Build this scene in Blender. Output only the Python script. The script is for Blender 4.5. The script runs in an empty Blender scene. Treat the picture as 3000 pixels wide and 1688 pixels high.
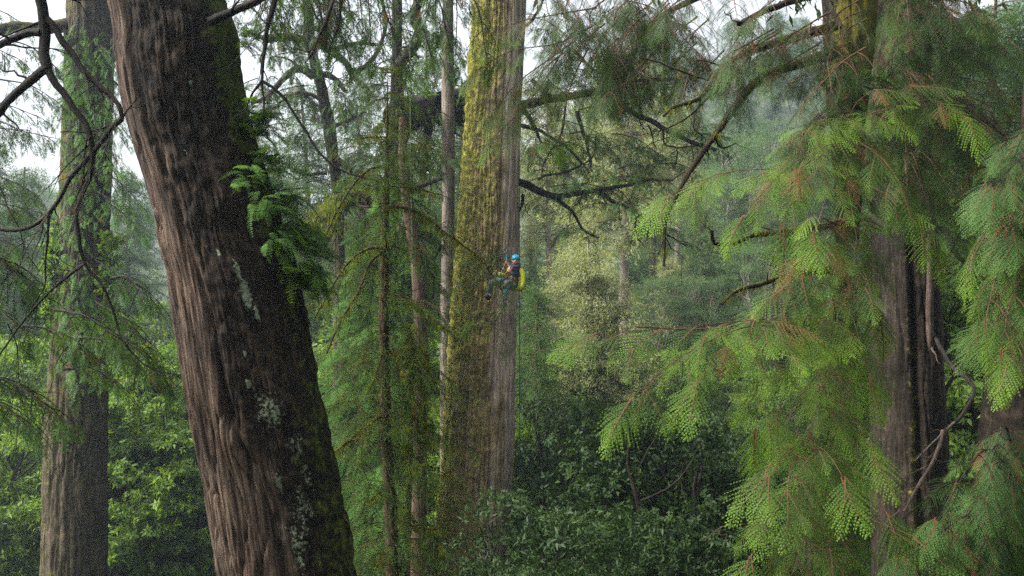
import bpy, math
import numpy as np
from mathutils import Vector, Matrix

S = bpy.context.scene
COL = S.collection
FPX, CAMZ = 2917.0, 12.0          # focal length in photo pixels, eye height above the forest floor


def P(x, y, d):
    """photo pixel (3000 px wide frame) at a real distance d -> world point"""
    return np.array([(x - 1500.0) / FPX * d, d, CAMZ - (y - 844.0) / FPX * d])


def Q(x, y, d):
    return P(x * 1.165, y * 1.165, d)


def nrm(v):
    v = np.asarray(v, float)
    return v / (np.linalg.norm(v, axis=-1, keepdims=True) + 1e-12)


# ------------------------------------------------------------------ noise
_rt = np.random.default_rng(7)
_TAB = _rt.random(4096)
_PERM = _rt.permutation(4096)


def vnoise(p):
    p = np.asarray(p, float)
    i = np.floor(p).astype(np.int64)
    f = p - i
    f = f * f * (3 - 2 * f)

    def h(a, b, c):
        return _TAB[_PERM[(_PERM[(_PERM[a & 4095] + b) & 4095] + c) & 4095]]
    x, y, z = i[..., 0], i[..., 1], i[..., 2]
    u, v, w = f[..., 0], f[..., 1], f[..., 2]
    c00 = h(x, y, z) * (1 - u) + h(x + 1, y, z) * u
    c10 = h(x, y + 1, z) * (1 - u) + h(x + 1, y + 1, z) * u
    c01 = h(x, y, z + 1) * (1 - u) + h(x + 1, y, z + 1) * u
    c11 = h(x, y + 1, z + 1) * (1 - u) + h(x + 1, y + 1, z + 1) * u
    return (c00 * (1 - v) + c10 * v) * (1 - w) + (c01 * (1 - v) + c11 * v) * w


def fbm(p, o=3):
    p = np.asarray(p, float)
    s, a, t = 0, 1.0, 0
    for k in range(o):
        s = s + a * vnoise(p + 17.3 * k)
        t += a
        a *= .5
        p = p * 2.03
    return s / t


def sst(a, b, x):
    t = np.clip((np.asarray(x, float) - a) / (b - a), 0, 1)
    return t * t * (3 - 2 * t)


# ------------------------------------------------------------------ mesh building
class Acc:
    """collects quads + per-vertex data and becomes ONE mesh"""

    def __init__(s):
        s.V, s.F, s.A, s.n = [], [], {}, 0

    def add(s, V, F, **attr):
        V = np.asarray(V, np.float32).reshape(-1, 3)
        s.V.append(V)
        s.F.append(np.asarray(F, np.int64).reshape(-1, 4) + s.n)
        for k, a in attr.items():
            s.A.setdefault(k, []).append((s.n, np.asarray(a, np.float32)))
        s.n += len(V)

    def mesh(s, name, mat, origin=(0, 0, 0), smooth=False):
        V = np.concatenate(s.V) - np.asarray(origin, np.float32)
        F = np.concatenate(s.F)
        me = bpy.data.meshes.new(name)
        me.vertices.add(len(V))
        me.vertices.foreach_set('co', V.astype(np.float32).ravel())
        me.loops.add(F.size)
        me.loops.foreach_set('vertex_index', F.astype(np.int32).ravel())
        me.polygons.add(len(F))
        me.polygons.foreach_set('loop_start', (np.arange(len(F)) * 4).astype(np.int32))
        for k, chunks in s.A.items():
            vec = chunks[0][1].ndim == 2
            full = np.zeros((len(V), 3) if vec else len(V), np.float32)
            for st, a in chunks:
                full[st:st + len(a)] = a
            at = me.attributes.new(k, 'FLOAT_VECTOR' if vec else 'FLOAT', 'POINT')
            at.data.foreach_set('vector' if vec else 'value', full.ravel())
        me.materials.append(mat)
        me.update(calc_edges=True)
        if smooth:
            me.polygons.foreach_set('use_smooth', np.ones(len(F), bool))
        return me


_origin = {}


def thing(name, label, cat, loc=(0, 0, 0), group=None, kind=None):
    o = bpy.data.objects.new(name, None)
    COL.objects.link(o)
    o.empty_display_size = .3
    o.location = tuple(float(c) for c in loc)
    _origin[o.name] = np.array(loc, float)
    tag(o, label, cat, group, kind)
    return o


def tag(o, label=None, cat=None, group=None, kind=None):
    for k, v in (('label', label), ('category', cat), ('group', group), ('kind', kind)):
        if v:
            o[k] = v


def part(name, acc, mat, parent=None, smooth=False, label=None, kind=None):
    org = _origin[parent.name] if parent is not None else np.zeros(3)
    me = acc.mesh(name, mat, org, smooth)
    return part_me(name, me, parent, org, label, kind)


def part_me(name, me, parent=None, org=(0, 0, 0), label=None, kind=None):
    o = bpy.data.objects.new(name, me)
    COL.objects.link(o)
    if parent is not None:
        o.parent = parent
        _origin[o.name] = np.array(org)
    tag(o, label, None, None, kind)
    return o


def children_of(o):
    return [c for c in list(bpy.data.objects) if c.parent == o]


def copy_tree(o, loc, rz=0, sc=1.0, label=None, group=None):
    r = o.copy()
    COL.objects.link(r)
    r.location = tuple(float(c) for c in loc)
    r.rotation_euler = (0, 0, rz)
    r.scale = (sc, sc, sc)
    if label:
        r['label'] = label
    if group:
        r['group'] = group
    for c in children_of(o):
        k = c.copy()
        COL.objects.link(k)
        k.parent = r
        for g in children_of(c):
            h = g.copy()
            COL.objects.link(h)
            h.parent = k
    return r


# ------------------------------------------------------------------ tubes
def smooth_path(pts, n):
    """Catmull-Rom resample"""
    p = np.asarray(pts, float)
    if len(p) == 2:
        t = np.linspace(0, 1, n)[:, None]
        return p[0] * (1 - t) + p[1] * t
    seg = np.maximum(np.linalg.norm(np.diff(p, axis=0), axis=1), 1e-9)
    cum = np.concatenate([[0], np.cumsum(seg)])
    sl = np.diff(p, axis=0) / seg[:, None]                    # chord slopes; tangents weighted so short spans never overshoot
    m = np.empty_like(p)
    m[0], m[-1] = sl[0], sl[-1]
    wa, wb = seg[1:, None], seg[:-1, None]
    m[1:-1] = (sl[:-1] * wa + sl[1:] * wb) / (wa + wb)
    s = np.linspace(0, cum[-1], n)
    i = np.clip(np.searchsorted(cum, s, 'right') - 1, 0, len(p) - 2)
    h = seg[i][:, None]
    t = ((s - cum[i]) / seg[i])[:, None]
    return ((2 * t ** 3 - 3 * t ** 2 + 1) * p[i] + (t ** 3 - 2 * t ** 2 + t) * h * m[i] + (3 * t ** 2 - 2 * t ** 3) * p[i + 1] + (t ** 3 - t ** 2) * h * m[i + 1])


def tangents(p):
    t = np.gradient(p, axis=0)
    return nrm(t)


def tube(acc, pts, r, ns=6, wob=0.0, seed=0, close=True):
    p = np.asarray(pts, float)
    n = len(p)
    r = np.broadcast_to(np.asarray(r, float), (n,))
    T = tangents(p)
    ref = np.array([0, 0, 1.0]) if abs(T[0, 2]) < .9 else np.array([1.0, 0, 0])
    N = np.empty_like(p)
    cur = ref
    for i in range(n):
        cur = cur - T[i] * np.dot(cur, T[i])
        cur = cur / (np.linalg.norm(cur) + 1e-9)
        N[i] = cur
    B = np.cross(T, N)
    th = np.linspace(0, 2 * np.pi, ns, endpoint=False)
    c, s_ = np.cos(th), np.sin(th)
    cum = np.concatenate([[0], np.cumsum(np.linalg.norm(np.diff(p, axis=0), axis=1))])
    bco = np.stack([c[None] * r[:, None], s_[None] * r[:, None], np.broadcast_to(cum[:, None], (n, ns))], -1)
    rr = np.broadcast_to(r[:, None], (n, ns)).copy()
    if wob:
        q = bco * np.array([1, 1, 1]) / np.maximum(r.mean(), .01)
        rr *= 1 + wob * (fbm(q * np.array([1.2, 1.2, .8]) + seed * 3.1, 2) - .5) * 2
    V = p[:, None] + rr[..., None] * (N[:, None] * c[None, :, None] + B[:, None] * s_[None, :, None])
    i = np.arange(n - 1)[:, None] * ns
    j = np.arange(ns)[None]
    k = (j + 1) % ns
    F = np.stack([i + j, i + k, i + ns + k, i + ns + j], -1).reshape(-1, 4)
    acc.add(V.reshape(-1, 3), F, bco=(bco + seed * 1.7).reshape(-1, 3))
    return V


def taper(r0, r1, n, pw=1.0):
    t = np.linspace(0, 1, n) ** pw
    return r0 * (1 - t) + r1 * t


# ------------------------------------------------------------------ leaf templates (local +Y forward, +Z up)
def kite(V, F, A, b, d, L, w, nz, a0, a1, pos=.4):
    b = np.asarray(b, float)
    d = nrm(d)
    sd = nrm(np.cross(d, nz))
    n = len(V)
    m = b + d * L * pos
    V += [b, m + sd * w / 2, b + d * L, m - sd * w / 2]
    F.append([n, n + 1, n + 2, n + 3])
    A += [a0, (a0 + a1) / 2, a1, (a0 + a1) / 2]


def t_done(V, F, A):
    return np.array(V, np.float32), np.array(F, np.int64), np.array(A, np.float32)


def frond_fine(seed, n=12, wid=.50, droop=.3, leafy=True):
    """flat cypress spray: red-brown rachis, alternate branchlets, each with scale leaf tips"""
    g = np.random.default_rng(seed)
    V, F, A = [], [], []

    def ax(y):
        return np.array([.04 * math.sin(3 * y + seed), y, -droop * y * y])
    for i in range(9):                                  # rachis
        y0, y1 = i / 9, (i + 1) / 9
        a, b = ax(y0), ax(y1)
        w0, w1 = .010 * (1 - y0) + .002, .010 * (1 - y1) + .002
        k = len(V)
        V += [a + [-w0, 0, .004], a + [w0, 0, .004], b + [w1, 0, .004], b + [-w1, 0, .004]]
        F.append([k, k + 1, k + 2, k + 3])
        A += [-1 if y0 < .7 else .6] * 4
    for i in range(n):
        for sd in (-1, 1):
            y = (i + .5 + .5 * (sd > 0)) / n * .96 + .02
            b = ax(y)
            prof = min(1, y * 6 + .25) * (1 - y) ** .75 + .10
            L = wid * prof * g.uniform(.75, 1.15)
            ang = math.radians(g.uniform(48, 62) - 18 * y)
            d = np.array([sd * math.sin(ang), math.cos(ang), -.12 - .3 * y + g.uniform(-.12, .08)])
            d = nrm(d)
            cur = np.array([0, .25, -.25]) * L
            m = max(3, int(L / .040))
            pts = [b + d * L * s + cur * s * s for s in np.linspace(0, 1, m + 1)]
            a_in = .15 + .65 * y
            for q in range(m):
                s = q / m
                f = nrm(pts[q + 1] - pts[q])
                kite(V, F, A, pts[q], f, L / m * 1.25, .013, [0, 0, 1], a_in + .3 * s, a_in + .3 * (s + 1 / m))
                if leafy:
                    ll = .040 * (1 - s) ** .7 + .016
                    for s2 in (-1, 1):
                        side = np.cross(f, [0, 0, 1]) * s2
                        dd = f * .95 + side * .50 + np.array([0, 0, g.uniform(-.25, .1)])
                        kite(V, F, A, pts[q] + f * .004, dd, ll * g.uniform(.7, 1.25), .0125, [0, 0, 1],
                             a_in + .3 * s, min(1, a_in + .3 * s + .25), .33)
    return t_done(V, F, A)


def frond_mid(seed, n=9, wid=.42, droop=.35):
    g = np.random.default_rng(seed)
    V, F, A = [], [], []
    ax = lambda y: np.array([.05 * math.sin(3 * y + seed), y, -droop * y * y])
    for i in range(n):
        for sd in (-1, 1):
            y = (i + .5 + .5 * (sd > 0)) / n * .92
            L = wid * (min(1, y * 5 + .3) * (1 - y) ** .7 + .14) * g.uniform(.7, 1.15)
            ang = math.radians(g.uniform(42, 62))
            d = np.array([sd * math.sin(ang), math.cos(ang), -.25 + g.uniform(-.25, .1)])
            b = ax(y)
            kite(V, F, A, b, d, L, .036, [0, 0, 1], .2 + .5 * y, .5 + .5 * y)
            for s2 in (-1, 1):
                dd = nrm(d) + s2 * .7 * nrm(np.cross(d, [0, 0, 1]))
                kite(V, F, A, b + nrm(d) * L * .35, dd, L * .45, .032, [0, 0, 1], .3 + .5 * y, .5 + .5 * y)
    kite(V, F, A, ax(.0), ax(.6) - ax(0), .62, .03, [0, 0, 1], -1, -1)
    kite(V, F, A, ax(.55), ax(1) - ax(.55), .5, .06, [0, 0, 1], .6, 1)
    return t_done(V, F, A)


def needle_spray(seed, n=13):
    """loose hemlock-like twig: thin, wispy and hanging"""
    g = np.random.default_rng(seed)
    V, F, A = [], [], []
    ax = lambda y: np.array([.08 * math.sin(2.5 * y + seed), y, -.45 * y * y])
    for i in range(n):
        y = (i + .5) / n
        for sd in (-1, 1):
            L = .26 * (1 - .55 * y) * g.uniform(.5, 1.3)
            d = np.array([sd * g.uniform(.5, 1), g.uniform(.3, 1), g.uniform(-.9, .15)])
            kite(V, F, A, ax(y), d, L, .034, nrm(g.normal(size=3)), .2 + .4 * y, .6 + .4 * y)
            if g.random() < .6:
                kite(V, F, A, ax(y) + nrm(d) * L * .4, d + g.normal(size=3) * .5, L * .6, .03, nrm(g.normal(size=3)), .3, .8)
    kite(V, F, A, ax(0), ax(.95) - ax(0), 1, .016, [0, 0, 1], -1, -1)
    return t_done(V, F, A)


def clump_far(seed, n=34):
    g = np.random.default_rng(seed)
    V, F, A = [], [], []
    for i in range(n):
        b = g.normal(size=3) * np.array([.22, .30, .13]) + [0, .45, -.1]
        d = np.array([g.normal() * .6, .7 + g.normal() * .35, -.55 + g.normal() * .35])
        kite(V, F, A, b, d, g.uniform(.12, .27), g.uniform(.035, .075), nrm(g.normal(size=3) * .7 + [0, 0, 1]), .2, g.uniform(.5, 1))
    return t_done(V, F, A)


def fern_frond(seed, n=20, droop=.55, wid=.22):
    g = np.random.default_rng(seed)
    V, F, A = [], [], []
    ax = lambda y: np.array([.08 * math.sin(2 * y + seed), y * (1 - .12 * y), .25 * y - droop * 1.3 * y * y])
    for i in range(n):
        y = (i + 1) / (n + 1)
        for sd in (-1, 1):
            L = wid * math.sin(math.pi * min(1, y * .82 + .16)) ** .8 * g.uniform(.75, 1.15)
            d = nrm(np.array([sd, .5 + g.uniform(-.12, .12), -.25 + g.uniform(-.25, .12)]))
            kite(V, F, A, ax(y), d, L, .026, [0, 0, 1], .25, .9, .3)
            m = max(2, int(L / .036))
            for q in range(m):
                for s2 in (-1, 1):
                    dd = d * .6 + s2 * .8 * nrm(np.cross(d, [0, 0, 1])) + np.array([0, 0, g.uniform(-.2, .1)])
                    kite(V, F, A, ax(y) + d * L * (q + .3) / m, dd, (.052 - .03 * q / m) * g.uniform(.8, 1.2), .019, [0, 0, 1], .4, 1)
    for i in range(5):
        a, b = ax(i / 5), ax((i + 1) / 5)
        kite(V, F, A, a, b - a, np.linalg.norm(b - a) * 1.1, .012, [0, 0, 1], -1, -1, .5)
    return t_done(V, F, A)


def rosette(seed, n=7, lw=.30):
    """leafy shoot tip: oblong leaves folded along the midrib, spiralling up a short twig"""
    g = np.random.default_rng(seed)
    V, F, A = [], [], []
    for i in range(n):
        az = 2.4 * i + g.uniform(-.5, .5)
        up = g.uniform(-.6, .8)
        d = nrm([math.cos(az), math.sin(az), up])
        sd = nrm(np.cross(d, nrm([g.normal() * .35, g.normal() * .35, 1])))
        up_n = np.cross(sd, d)
        L = g.uniform(.45, 1.15)
        w = L * lw * g.uniform(.8, 1.2)
        b = d * .06 + np.array([g.normal() * .12, g.normal() * .12, g.uniform(-.5, .25)])
        k = len(V)
        m1 = b + d * L * .42 - up_n * .03
        tip = b + d * L - np.array([0, 0, .2 * L])
        V += [b, m1 + sd * w / 2 + up_n * .06, tip, m1, m1 - sd * w / 2 + up_n * .06]
        F += [[k, k + 1, k + 2, k + 3], [k, k + 3, k + 2, k + 4]]
        a = g.uniform(.1, 1)
        A += [a * .6, a, a, a * .7, a]
    return t_done(V, F, A)


def moss_tuft(seed, n=12):
    g = np.random.default_rng(seed)
    V, F, A = [], [], []
    for i in range(n):
        b = np.array([g.normal() * .25, g.normal() * .35, g.uniform(-.15, .1)])
        d = np.array([g.normal() * .3, g.normal() * .3, -1])
        kite(V, F, A, b, d, g.uniform(.3, 1.1), g.uniform(.05, .12), nrm([g.normal(), g.normal(), .1]), .2, g.uniform(.4, 1), .3)
    return t_done(V, F, A)


TEM = {
    'fine': [frond_fine(i, droop=.12 + .07 * i) for i in range(5)],
    'mid': [frond_mid(i + 10) for i in range(5)],
    'needle': [needle_spray(i + 20) for i in range(5)],
    'far': [clump_far(i + 30) for i in range(6)],
    'fern': [fern_frond(i + 40, droop=.35 + .15 * i) for i in range(4)],
    'rose': [rosette(i + 50) for i in range(5)],
    'small': [rosette(i + 60, 11, .42) for i in range(5)],
    'tuft': [moss_tuft(i + 70) for i in range(5)],
}


class Leaves:
    def __init__(s, kind):
        s.kind, s.rows = kind, []

    def put(s, pos, fwd, up, size, rnd):
        s.rows.append((*pos, *fwd, *up, size, rnd))

    def put_many(s, pos, fwd, up, size, rnd):
        n = len(pos)
        s.rows += [tuple(r) for r in np.concatenate([pos, fwd, np.broadcast_to(up, (n, 3)), np.reshape(size, (n, 1)), np.reshape(rnd, (n, 1))], 1)]

    def acc(s):
        R = np.array(s.rows, float)
        a = Acc()
        T = TEM[s.kind]
        which = np.random.default_rng(len(R)).integers(0, len(T), len(R))
        for k, (V, F, A) in enumerate(T):
            r = R[which == k]
            if not len(r):
                continue
            f = nrm(r[:, 3:6])
            x = nrm(np.cross(f, r[:, 6:9]))
            z = np.cross(x, f)
            M = np.stack([x, f, z], 1) * r[:, 9][:, None, None]      # rows = axes
            W = np.einsum('vi,nij->nvj', V, M) + r[:, None, 0:3]
            n, v = len(r), len(V)
            FF = F[None] + (np.arange(n) * v)[:, None, None]
            a.add(W.reshape(-1, 3), FF.reshape(-1, 4), rnd=np.repeat(r[:, 10], v), age=np.tile(A, n))
        return a


def rot_z(v, a):
    c, s = math.cos(a), math.sin(a)
    return np.array([v[0] * c - v[1] * s, v[0] * s + v[1] * c, v[2]])


UP = np.array([0, 0, 1.0])


def bough(L, W, pts, r0, r1, g, n_side=10, side=.8, size=.3, step=.16, droop=.35, t0=.1, tone=(0, 1), ns=5, npt=14,
          rise=0.0, twig_r=.006, jit=.35, hang=.35, face=None):
    """one limb with drooping side twigs that carry leaf sprays"""
    p = smooth_path(pts, npt)
    if W is not None:
        tube(W, p, taper(r0, r1, npt, .8), ns, .15, g.integers(0, 99))
    T = tangents(p)
    bt = g.uniform(*tone)
    for k in range(n_side):
        t = t0 + (1 - t0) * (k + g.random()) / n_side
        i = min(npt - 1, int(t * (npt - 1)))
        f = T[i]
        sd = nrm(np.cross(f, UP) + 1e-6) * (1 if k % 2 else -1)
        d = nrm(f * g.uniform(.3, .9) + sd * g.uniform(.5, 1.0) + UP * (rise + g.uniform(-.25, .2)))
        ln = side * (1 - .5 * t) * g.uniform(.5, 1.15)
        q = p[i] + np.linspace(0, 1, 6)[:, None] * d * ln
        q[:, 2] -= droop * ln * np.linspace(0, 1, 6) ** 2
        if W is not None:
            tube(W, q, taper(twig_r, twig_r * .35, 6), 3)
        m = max(2, int(ln / step))
        for j in range(m):
            s = (j + .6) / m
            pos = p[i] + d * ln * s - UP * droop * ln * s * s
            dd = nrm(d - UP * 2 * droop * s)
            lat = nrm(np.cross(dd, UP)) * (1 if j % 2 else -1)
            fw = nrm(dd * .75 + lat * (.75 if j < m - 1 else .1) - UP * g.uniform(.0, hang))
            up = nrm(UP + (0 if face is None else face) + g.normal(size=3) * jit)
            L.put(pos, fw, up, size * g.uniform(.6, 1.2) * (1 - .3 * s), 2.0 if g.random() < .045 else np.clip(bt + g.normal() * .22, 0, 1))
    f = T[-1]
    for a in (-.5, 0, .5):
        L.put(p[-1], nrm(rot_z(f, a) - UP * .2), nrm(UP + (0 if face is None else face)), size * g.uniform(.8, 1.2), np.clip(bt + .1, 0, 1))


# ------------------------------------------------------------------ materials
def new_mat(name):
    m = bpy.data.materials.new(name)
    m.use_nodes = True
    n = m.node_tree.nodes
    n.clear()
    return m, n, m.node_tree.links


def _n(nodes, typ, **kw):
    x = nodes.new(typ)
    for k, v in kw.items():
        if isinstance(v, (int, float, str, bool)) and hasattr(x, k):
            setattr(x, k, v)
    return x


def ramp(nodes, stops):
    r = nodes.new('ShaderNodeValToRGB')
    e = r.color_ramp.elements
    e[0].position, e[1].position = stops[0][0], stops[-1][0]
    e[0].color, e[1].color = (*stops[0][1], 1), (*stops[-1][1], 1)
    for p_, c in stops[1:-1]:
        x = e.new(p_)
        x.color = (*c, 1)
    return r


def mix(nodes, links, fac, a, b, typ='MIX'):
    m = nodes.new('ShaderNodeMix')
    m.data_type = 'RGBA'
    m.blend_type = typ
    for sock, v in ((m.inputs[0], fac), (m.inputs[6], a), (m.inputs[7], b)):
        if hasattr(v, 'is_linked') or hasattr(v, 'links'):
            links.new(v, sock)
        elif isinstance(v, (int, float)):
            sock.default_value = v
        else:
            sock.default_value = (*v, 1)
    return m.outputs[2]


def attr(nodes, name):
    a = nodes.new('ShaderNodeAttribute')
    a.attribute_name = name
    return a


def math_(nodes, links, op, a, b=0.0, c=None, clamp=False):
    m = nodes.new('ShaderNodeMath')
    m.operation = op
    m.use_clamp = clamp
    for s_, v in zip(m.inputs, (a, b, c)):
        if v is None:
            continue
        if isinstance(v, (int, float)):
            s_.default_value = v
        else:
            links.new(v, s_)
    return m.outputs[0]


def leaf_mat(name, lo, mid, tip, trans=.35, rough=.5, spec=.12, twig=(.075, .030, .014)):
    m, n, l = new_mat(name)
    out = n.new('ShaderNodeOutputMaterial')
    rnd, age = attr(n, 'rnd'), attr(n, 'age')
    r1 = ramp(n, [(0, lo), (.55, mid), (1, tip)])
    f = math_(n, l, 'MULTIPLY_ADD', age.outputs['Fac'], .62, math_(n, l, 'MULTIPLY', rnd.outputs['Fac'], .46))
    l.new(f, r1.inputs[0])
    tw = math_(n, l, 'LESS_THAN', age.outputs['Fac'], -.2)
    old = math_(n, l, 'GREATER_THAN', rnd.outputs['Fac'], 1.5)
    c = mix(n, l, old, r1.outputs[0], (.105, .058, .022))
    c = mix(n, l, tw, c, twig)
    b = n.new('ShaderNodeBsdfPrincipled')
    l.new(c, b.inputs['Base Color'])
    b.inputs['Roughness'].default_value = rough
    b.inputs['Specular IOR Level'].default_value = spec
    t = n.new('ShaderNodeBsdfTranslucent')
    l.new(mix(n, l, 1.0, c, (1.7, 1.55, .55), 'MULTIPLY'), t.inputs['Color'])
    mx = n.new('ShaderNodeMixShader')
    mx.inputs[0].default_value = trans
    l.new(b.outputs[0], mx.inputs[1])
    l.new(t.outputs[0], mx.inputs[2])
    l.new(mx.outputs[0], out.inputs[0])
    return m


def bark_mat(name, fib, dark, moss=(.075, .085, .012), lich=(.30, .33, .24), sc=1.0, bump=.8, topmoss=0.0, rough=.85):
    """bark stretched along the stem; attributes m1 = second bark, m2 = moss, m3 = lichen"""
    m, n, l = new_mat(name)
    out = n.new('ShaderNodeOutputMaterial')
    co = attr(n, 'bco')
    mp = n.new('ShaderNodeMapping')
    mp.inputs['Scale'].default_value = (16 * sc, 16 * sc, 1.1 * sc)
    l.new(co.outputs['Vector'], mp.inputs[0])
    n1 = n.new('ShaderNodeTexNoise')
    n1.inputs['Scale'].default_value = 1.0
    n1.inputs['Detail'].default_value = 6
    n1.inputs['Roughness'].default_value = .65
    n1.inputs['Distortion'].default_value = .4
    l.new(mp.outputs[0], n1.inputs['Vector'])
    n2 = n.new('ShaderNodeTexNoise')
    n2.inputs['Scale'].default_value = 9 * sc
    n2.inputs['Detail'].default_value = 8
    n2.inputs['Roughness'].default_value = .7
    l.new(co.outputs['Vector'], n2.inputs['Vector'])
    n3 = n.new('ShaderNodeTexNoise')
    n3.inputs['Scale'].default_value = 1.6 * sc
    n3.inputs['Detail'].default_value = 4
    l.new(co.outputs['Vector'], n3.inputs['Vector'])
    mp2 = n.new('ShaderNodeMapping')
    mp2.inputs['Scale'].default_value = (46 * sc, 46 * sc, 3.2 * sc)
    l.new(co.outputs['Vector'], mp2.inputs[0])
    n5 = n.new('ShaderNodeTexNoise')
    n5.inputs['Scale'].default_value = 1.0
    n5.inputs['Detail'].default_value = 5
    n5.inputs['Roughness'].default_value = .7
    n5.inputs['Distortion'].default_value = .6
    l.new(mp2.outputs[0], n5.inputs['Vector'])
    n4 = n.new('ShaderNodeTexNoise')
    n4.inputs['Scale'].default_value = 34 * sc
    n4.inputs['Detail'].default_value = 5
    n4.inputs['Roughness'].default_value = .65
    l.new(co.outputs['Vector'], n4.inputs['Vector'])
    fb = math_(n, l, 'MULTIPLY_ADD', n5.outputs[0], .5, math_(n, l, 'MULTIPLY', n1.outputs[0], .5))
    rf = ramp(n, [(.36, fib[0]), (.49, fib[1]), (.64, fib[2])])
    l.new(fb, rf.inputs[0])
    rd = ramp(n, [(.40, dark[0]), (.50, dark[1]), (.63, dark[2])])
    l.new(math_(n, l, 'MULTIPLY_ADD', n2.outputs[0], .5, math_(n, l, 'MULTIPLY', fb, .5)), rd.inputs[0])
    a1, a2, a3 = attr(n, 'm1'), attr(n, 'm2'), attr(n, 'm3')
    c = mix(n, l, a1.outputs['Fac'], rf.outputs[0], rd.outputs[0])
    big = ramp(n, [(.35, (.55, .55, .55)), (.65, (1.25, 1.2, 1.14))])
    l.new(n3.outputs[0], big.inputs[0])
    c = mix(n, l, 1.0, c, big.outputs[0], 'MULTIPLY')
    # moss breaks up with the fine noise
    mo = math_(n, l, 'MULTIPLY_ADD', n2.outputs[0], 2.0, math_(n, l, 'ADD', a2.outputs['Fac'], -1.66))
    if topmoss:
        geo = n.new('ShaderNodeNewGeometry')
        sp = n.new('ShaderNodeSeparateXYZ')
        l.new(geo.outputs['Normal'], sp.inputs[0])
        mo = math_(n, l, 'MULTIPLY_ADD', sp.outputs[2], topmoss, mo)
    mo = math_(n, l, 'MULTIPLY', mo, 3.5, clamp=True)
    mr = ramp(n, [(.35, tuple(x * .45 for x in moss)), (.55, moss), (.75, tuple(min(1, x * 1.9) for x in moss))])
    l.new(n2.outputs[0], mr.inputs[0])
    c = mix(n, l, mo, c, mr.outputs[0])
    li = math_(n, l, 'MULTIPLY_ADD', math_(n, l, 'MULTIPLY_ADD', n4.outputs[0], .6, math_(n, l, 'MULTIPLY', n2.outputs[0], .4)), 3.0, math_(n, l, 'ADD', a3.outputs['Fac'], -2.3))
    li = math_(n, l, 'MULTIPLY', li, 5.0, clamp=True)
    lr = ramp(n, [(.35, tuple(x * .55 for x in lich)), (.6, lich)])
    l.new(n4.outputs[0], lr.inputs[0])
    c = mix(n, l, li, c, lr.outputs[0])
    b = n.new('ShaderNodeBsdfPrincipled')
    l.new(c, b.inputs['Base Color'])
    b.inputs['Roughness'].default_value = rough
    b.inputs['Specular IOR Level'].default_value = .10
    bp = n.new('ShaderNodeBump')
    bp.inputs['Strength'].default_value = bump
    bp.inputs['Distance'].default_value = .03
    hm = math_(n, l, 'MULTIPLY_ADD', n2.outputs[0], .35, math_(n, l, 'MULTIPLY', fb, 1.6))
    hm = math_(n, l, 'MULTIPLY_ADD', mo, .35, hm)
    l.new(hm, bp.inputs['Height'])
    l.new(bp.outputs[0], b.inputs['Normal'])
    l.new(b.outputs[0], out.inputs[0])
    return m


def plain_mat(name, col, rough=.6, var=.25, scale=40, spec=.4, metal=0.0):
    m, n, l = new_mat(name)
    out = n.new('ShaderNodeOutputMaterial')
    b = n.new('ShaderNodeBsdfPrincipled')
    tx = n.new('ShaderNodeTexNoise')
    tc = n.new('ShaderNodeTexCoord')
    l.new(tc.outputs['Object'], tx.inputs['Vector'])
    tx.inputs['Scale'].default_value = scale
    tx.inputs['Detail'].default_value = 4
    r = ramp(n, [(.3, tuple(c * (1 - var) for c in col)), (.7, tuple(min(1, c * (1 + var)) for c in col))])
    l.new(tx.outputs[0], r.inputs[0])
    l.new(r.outputs[0], b.inputs['Base Color'])
    b.inputs['Roughness'].default_value = rough
    b.inputs['Specular IOR Level'].default_value = spec
    b.inputs['Metallic'].default_value = metal
    bp = n.new('ShaderNodeBump')
    bp.inputs['Strength'].default_value = .3
    bp.inputs['Distance'].default_value = .01
    l.new(tx.outputs[0], bp.inputs['Height'])
    l.new(bp.outputs[0], b.inputs['Normal'])
    l.new(b.outputs[0], out.inputs[0])
    return m


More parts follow.
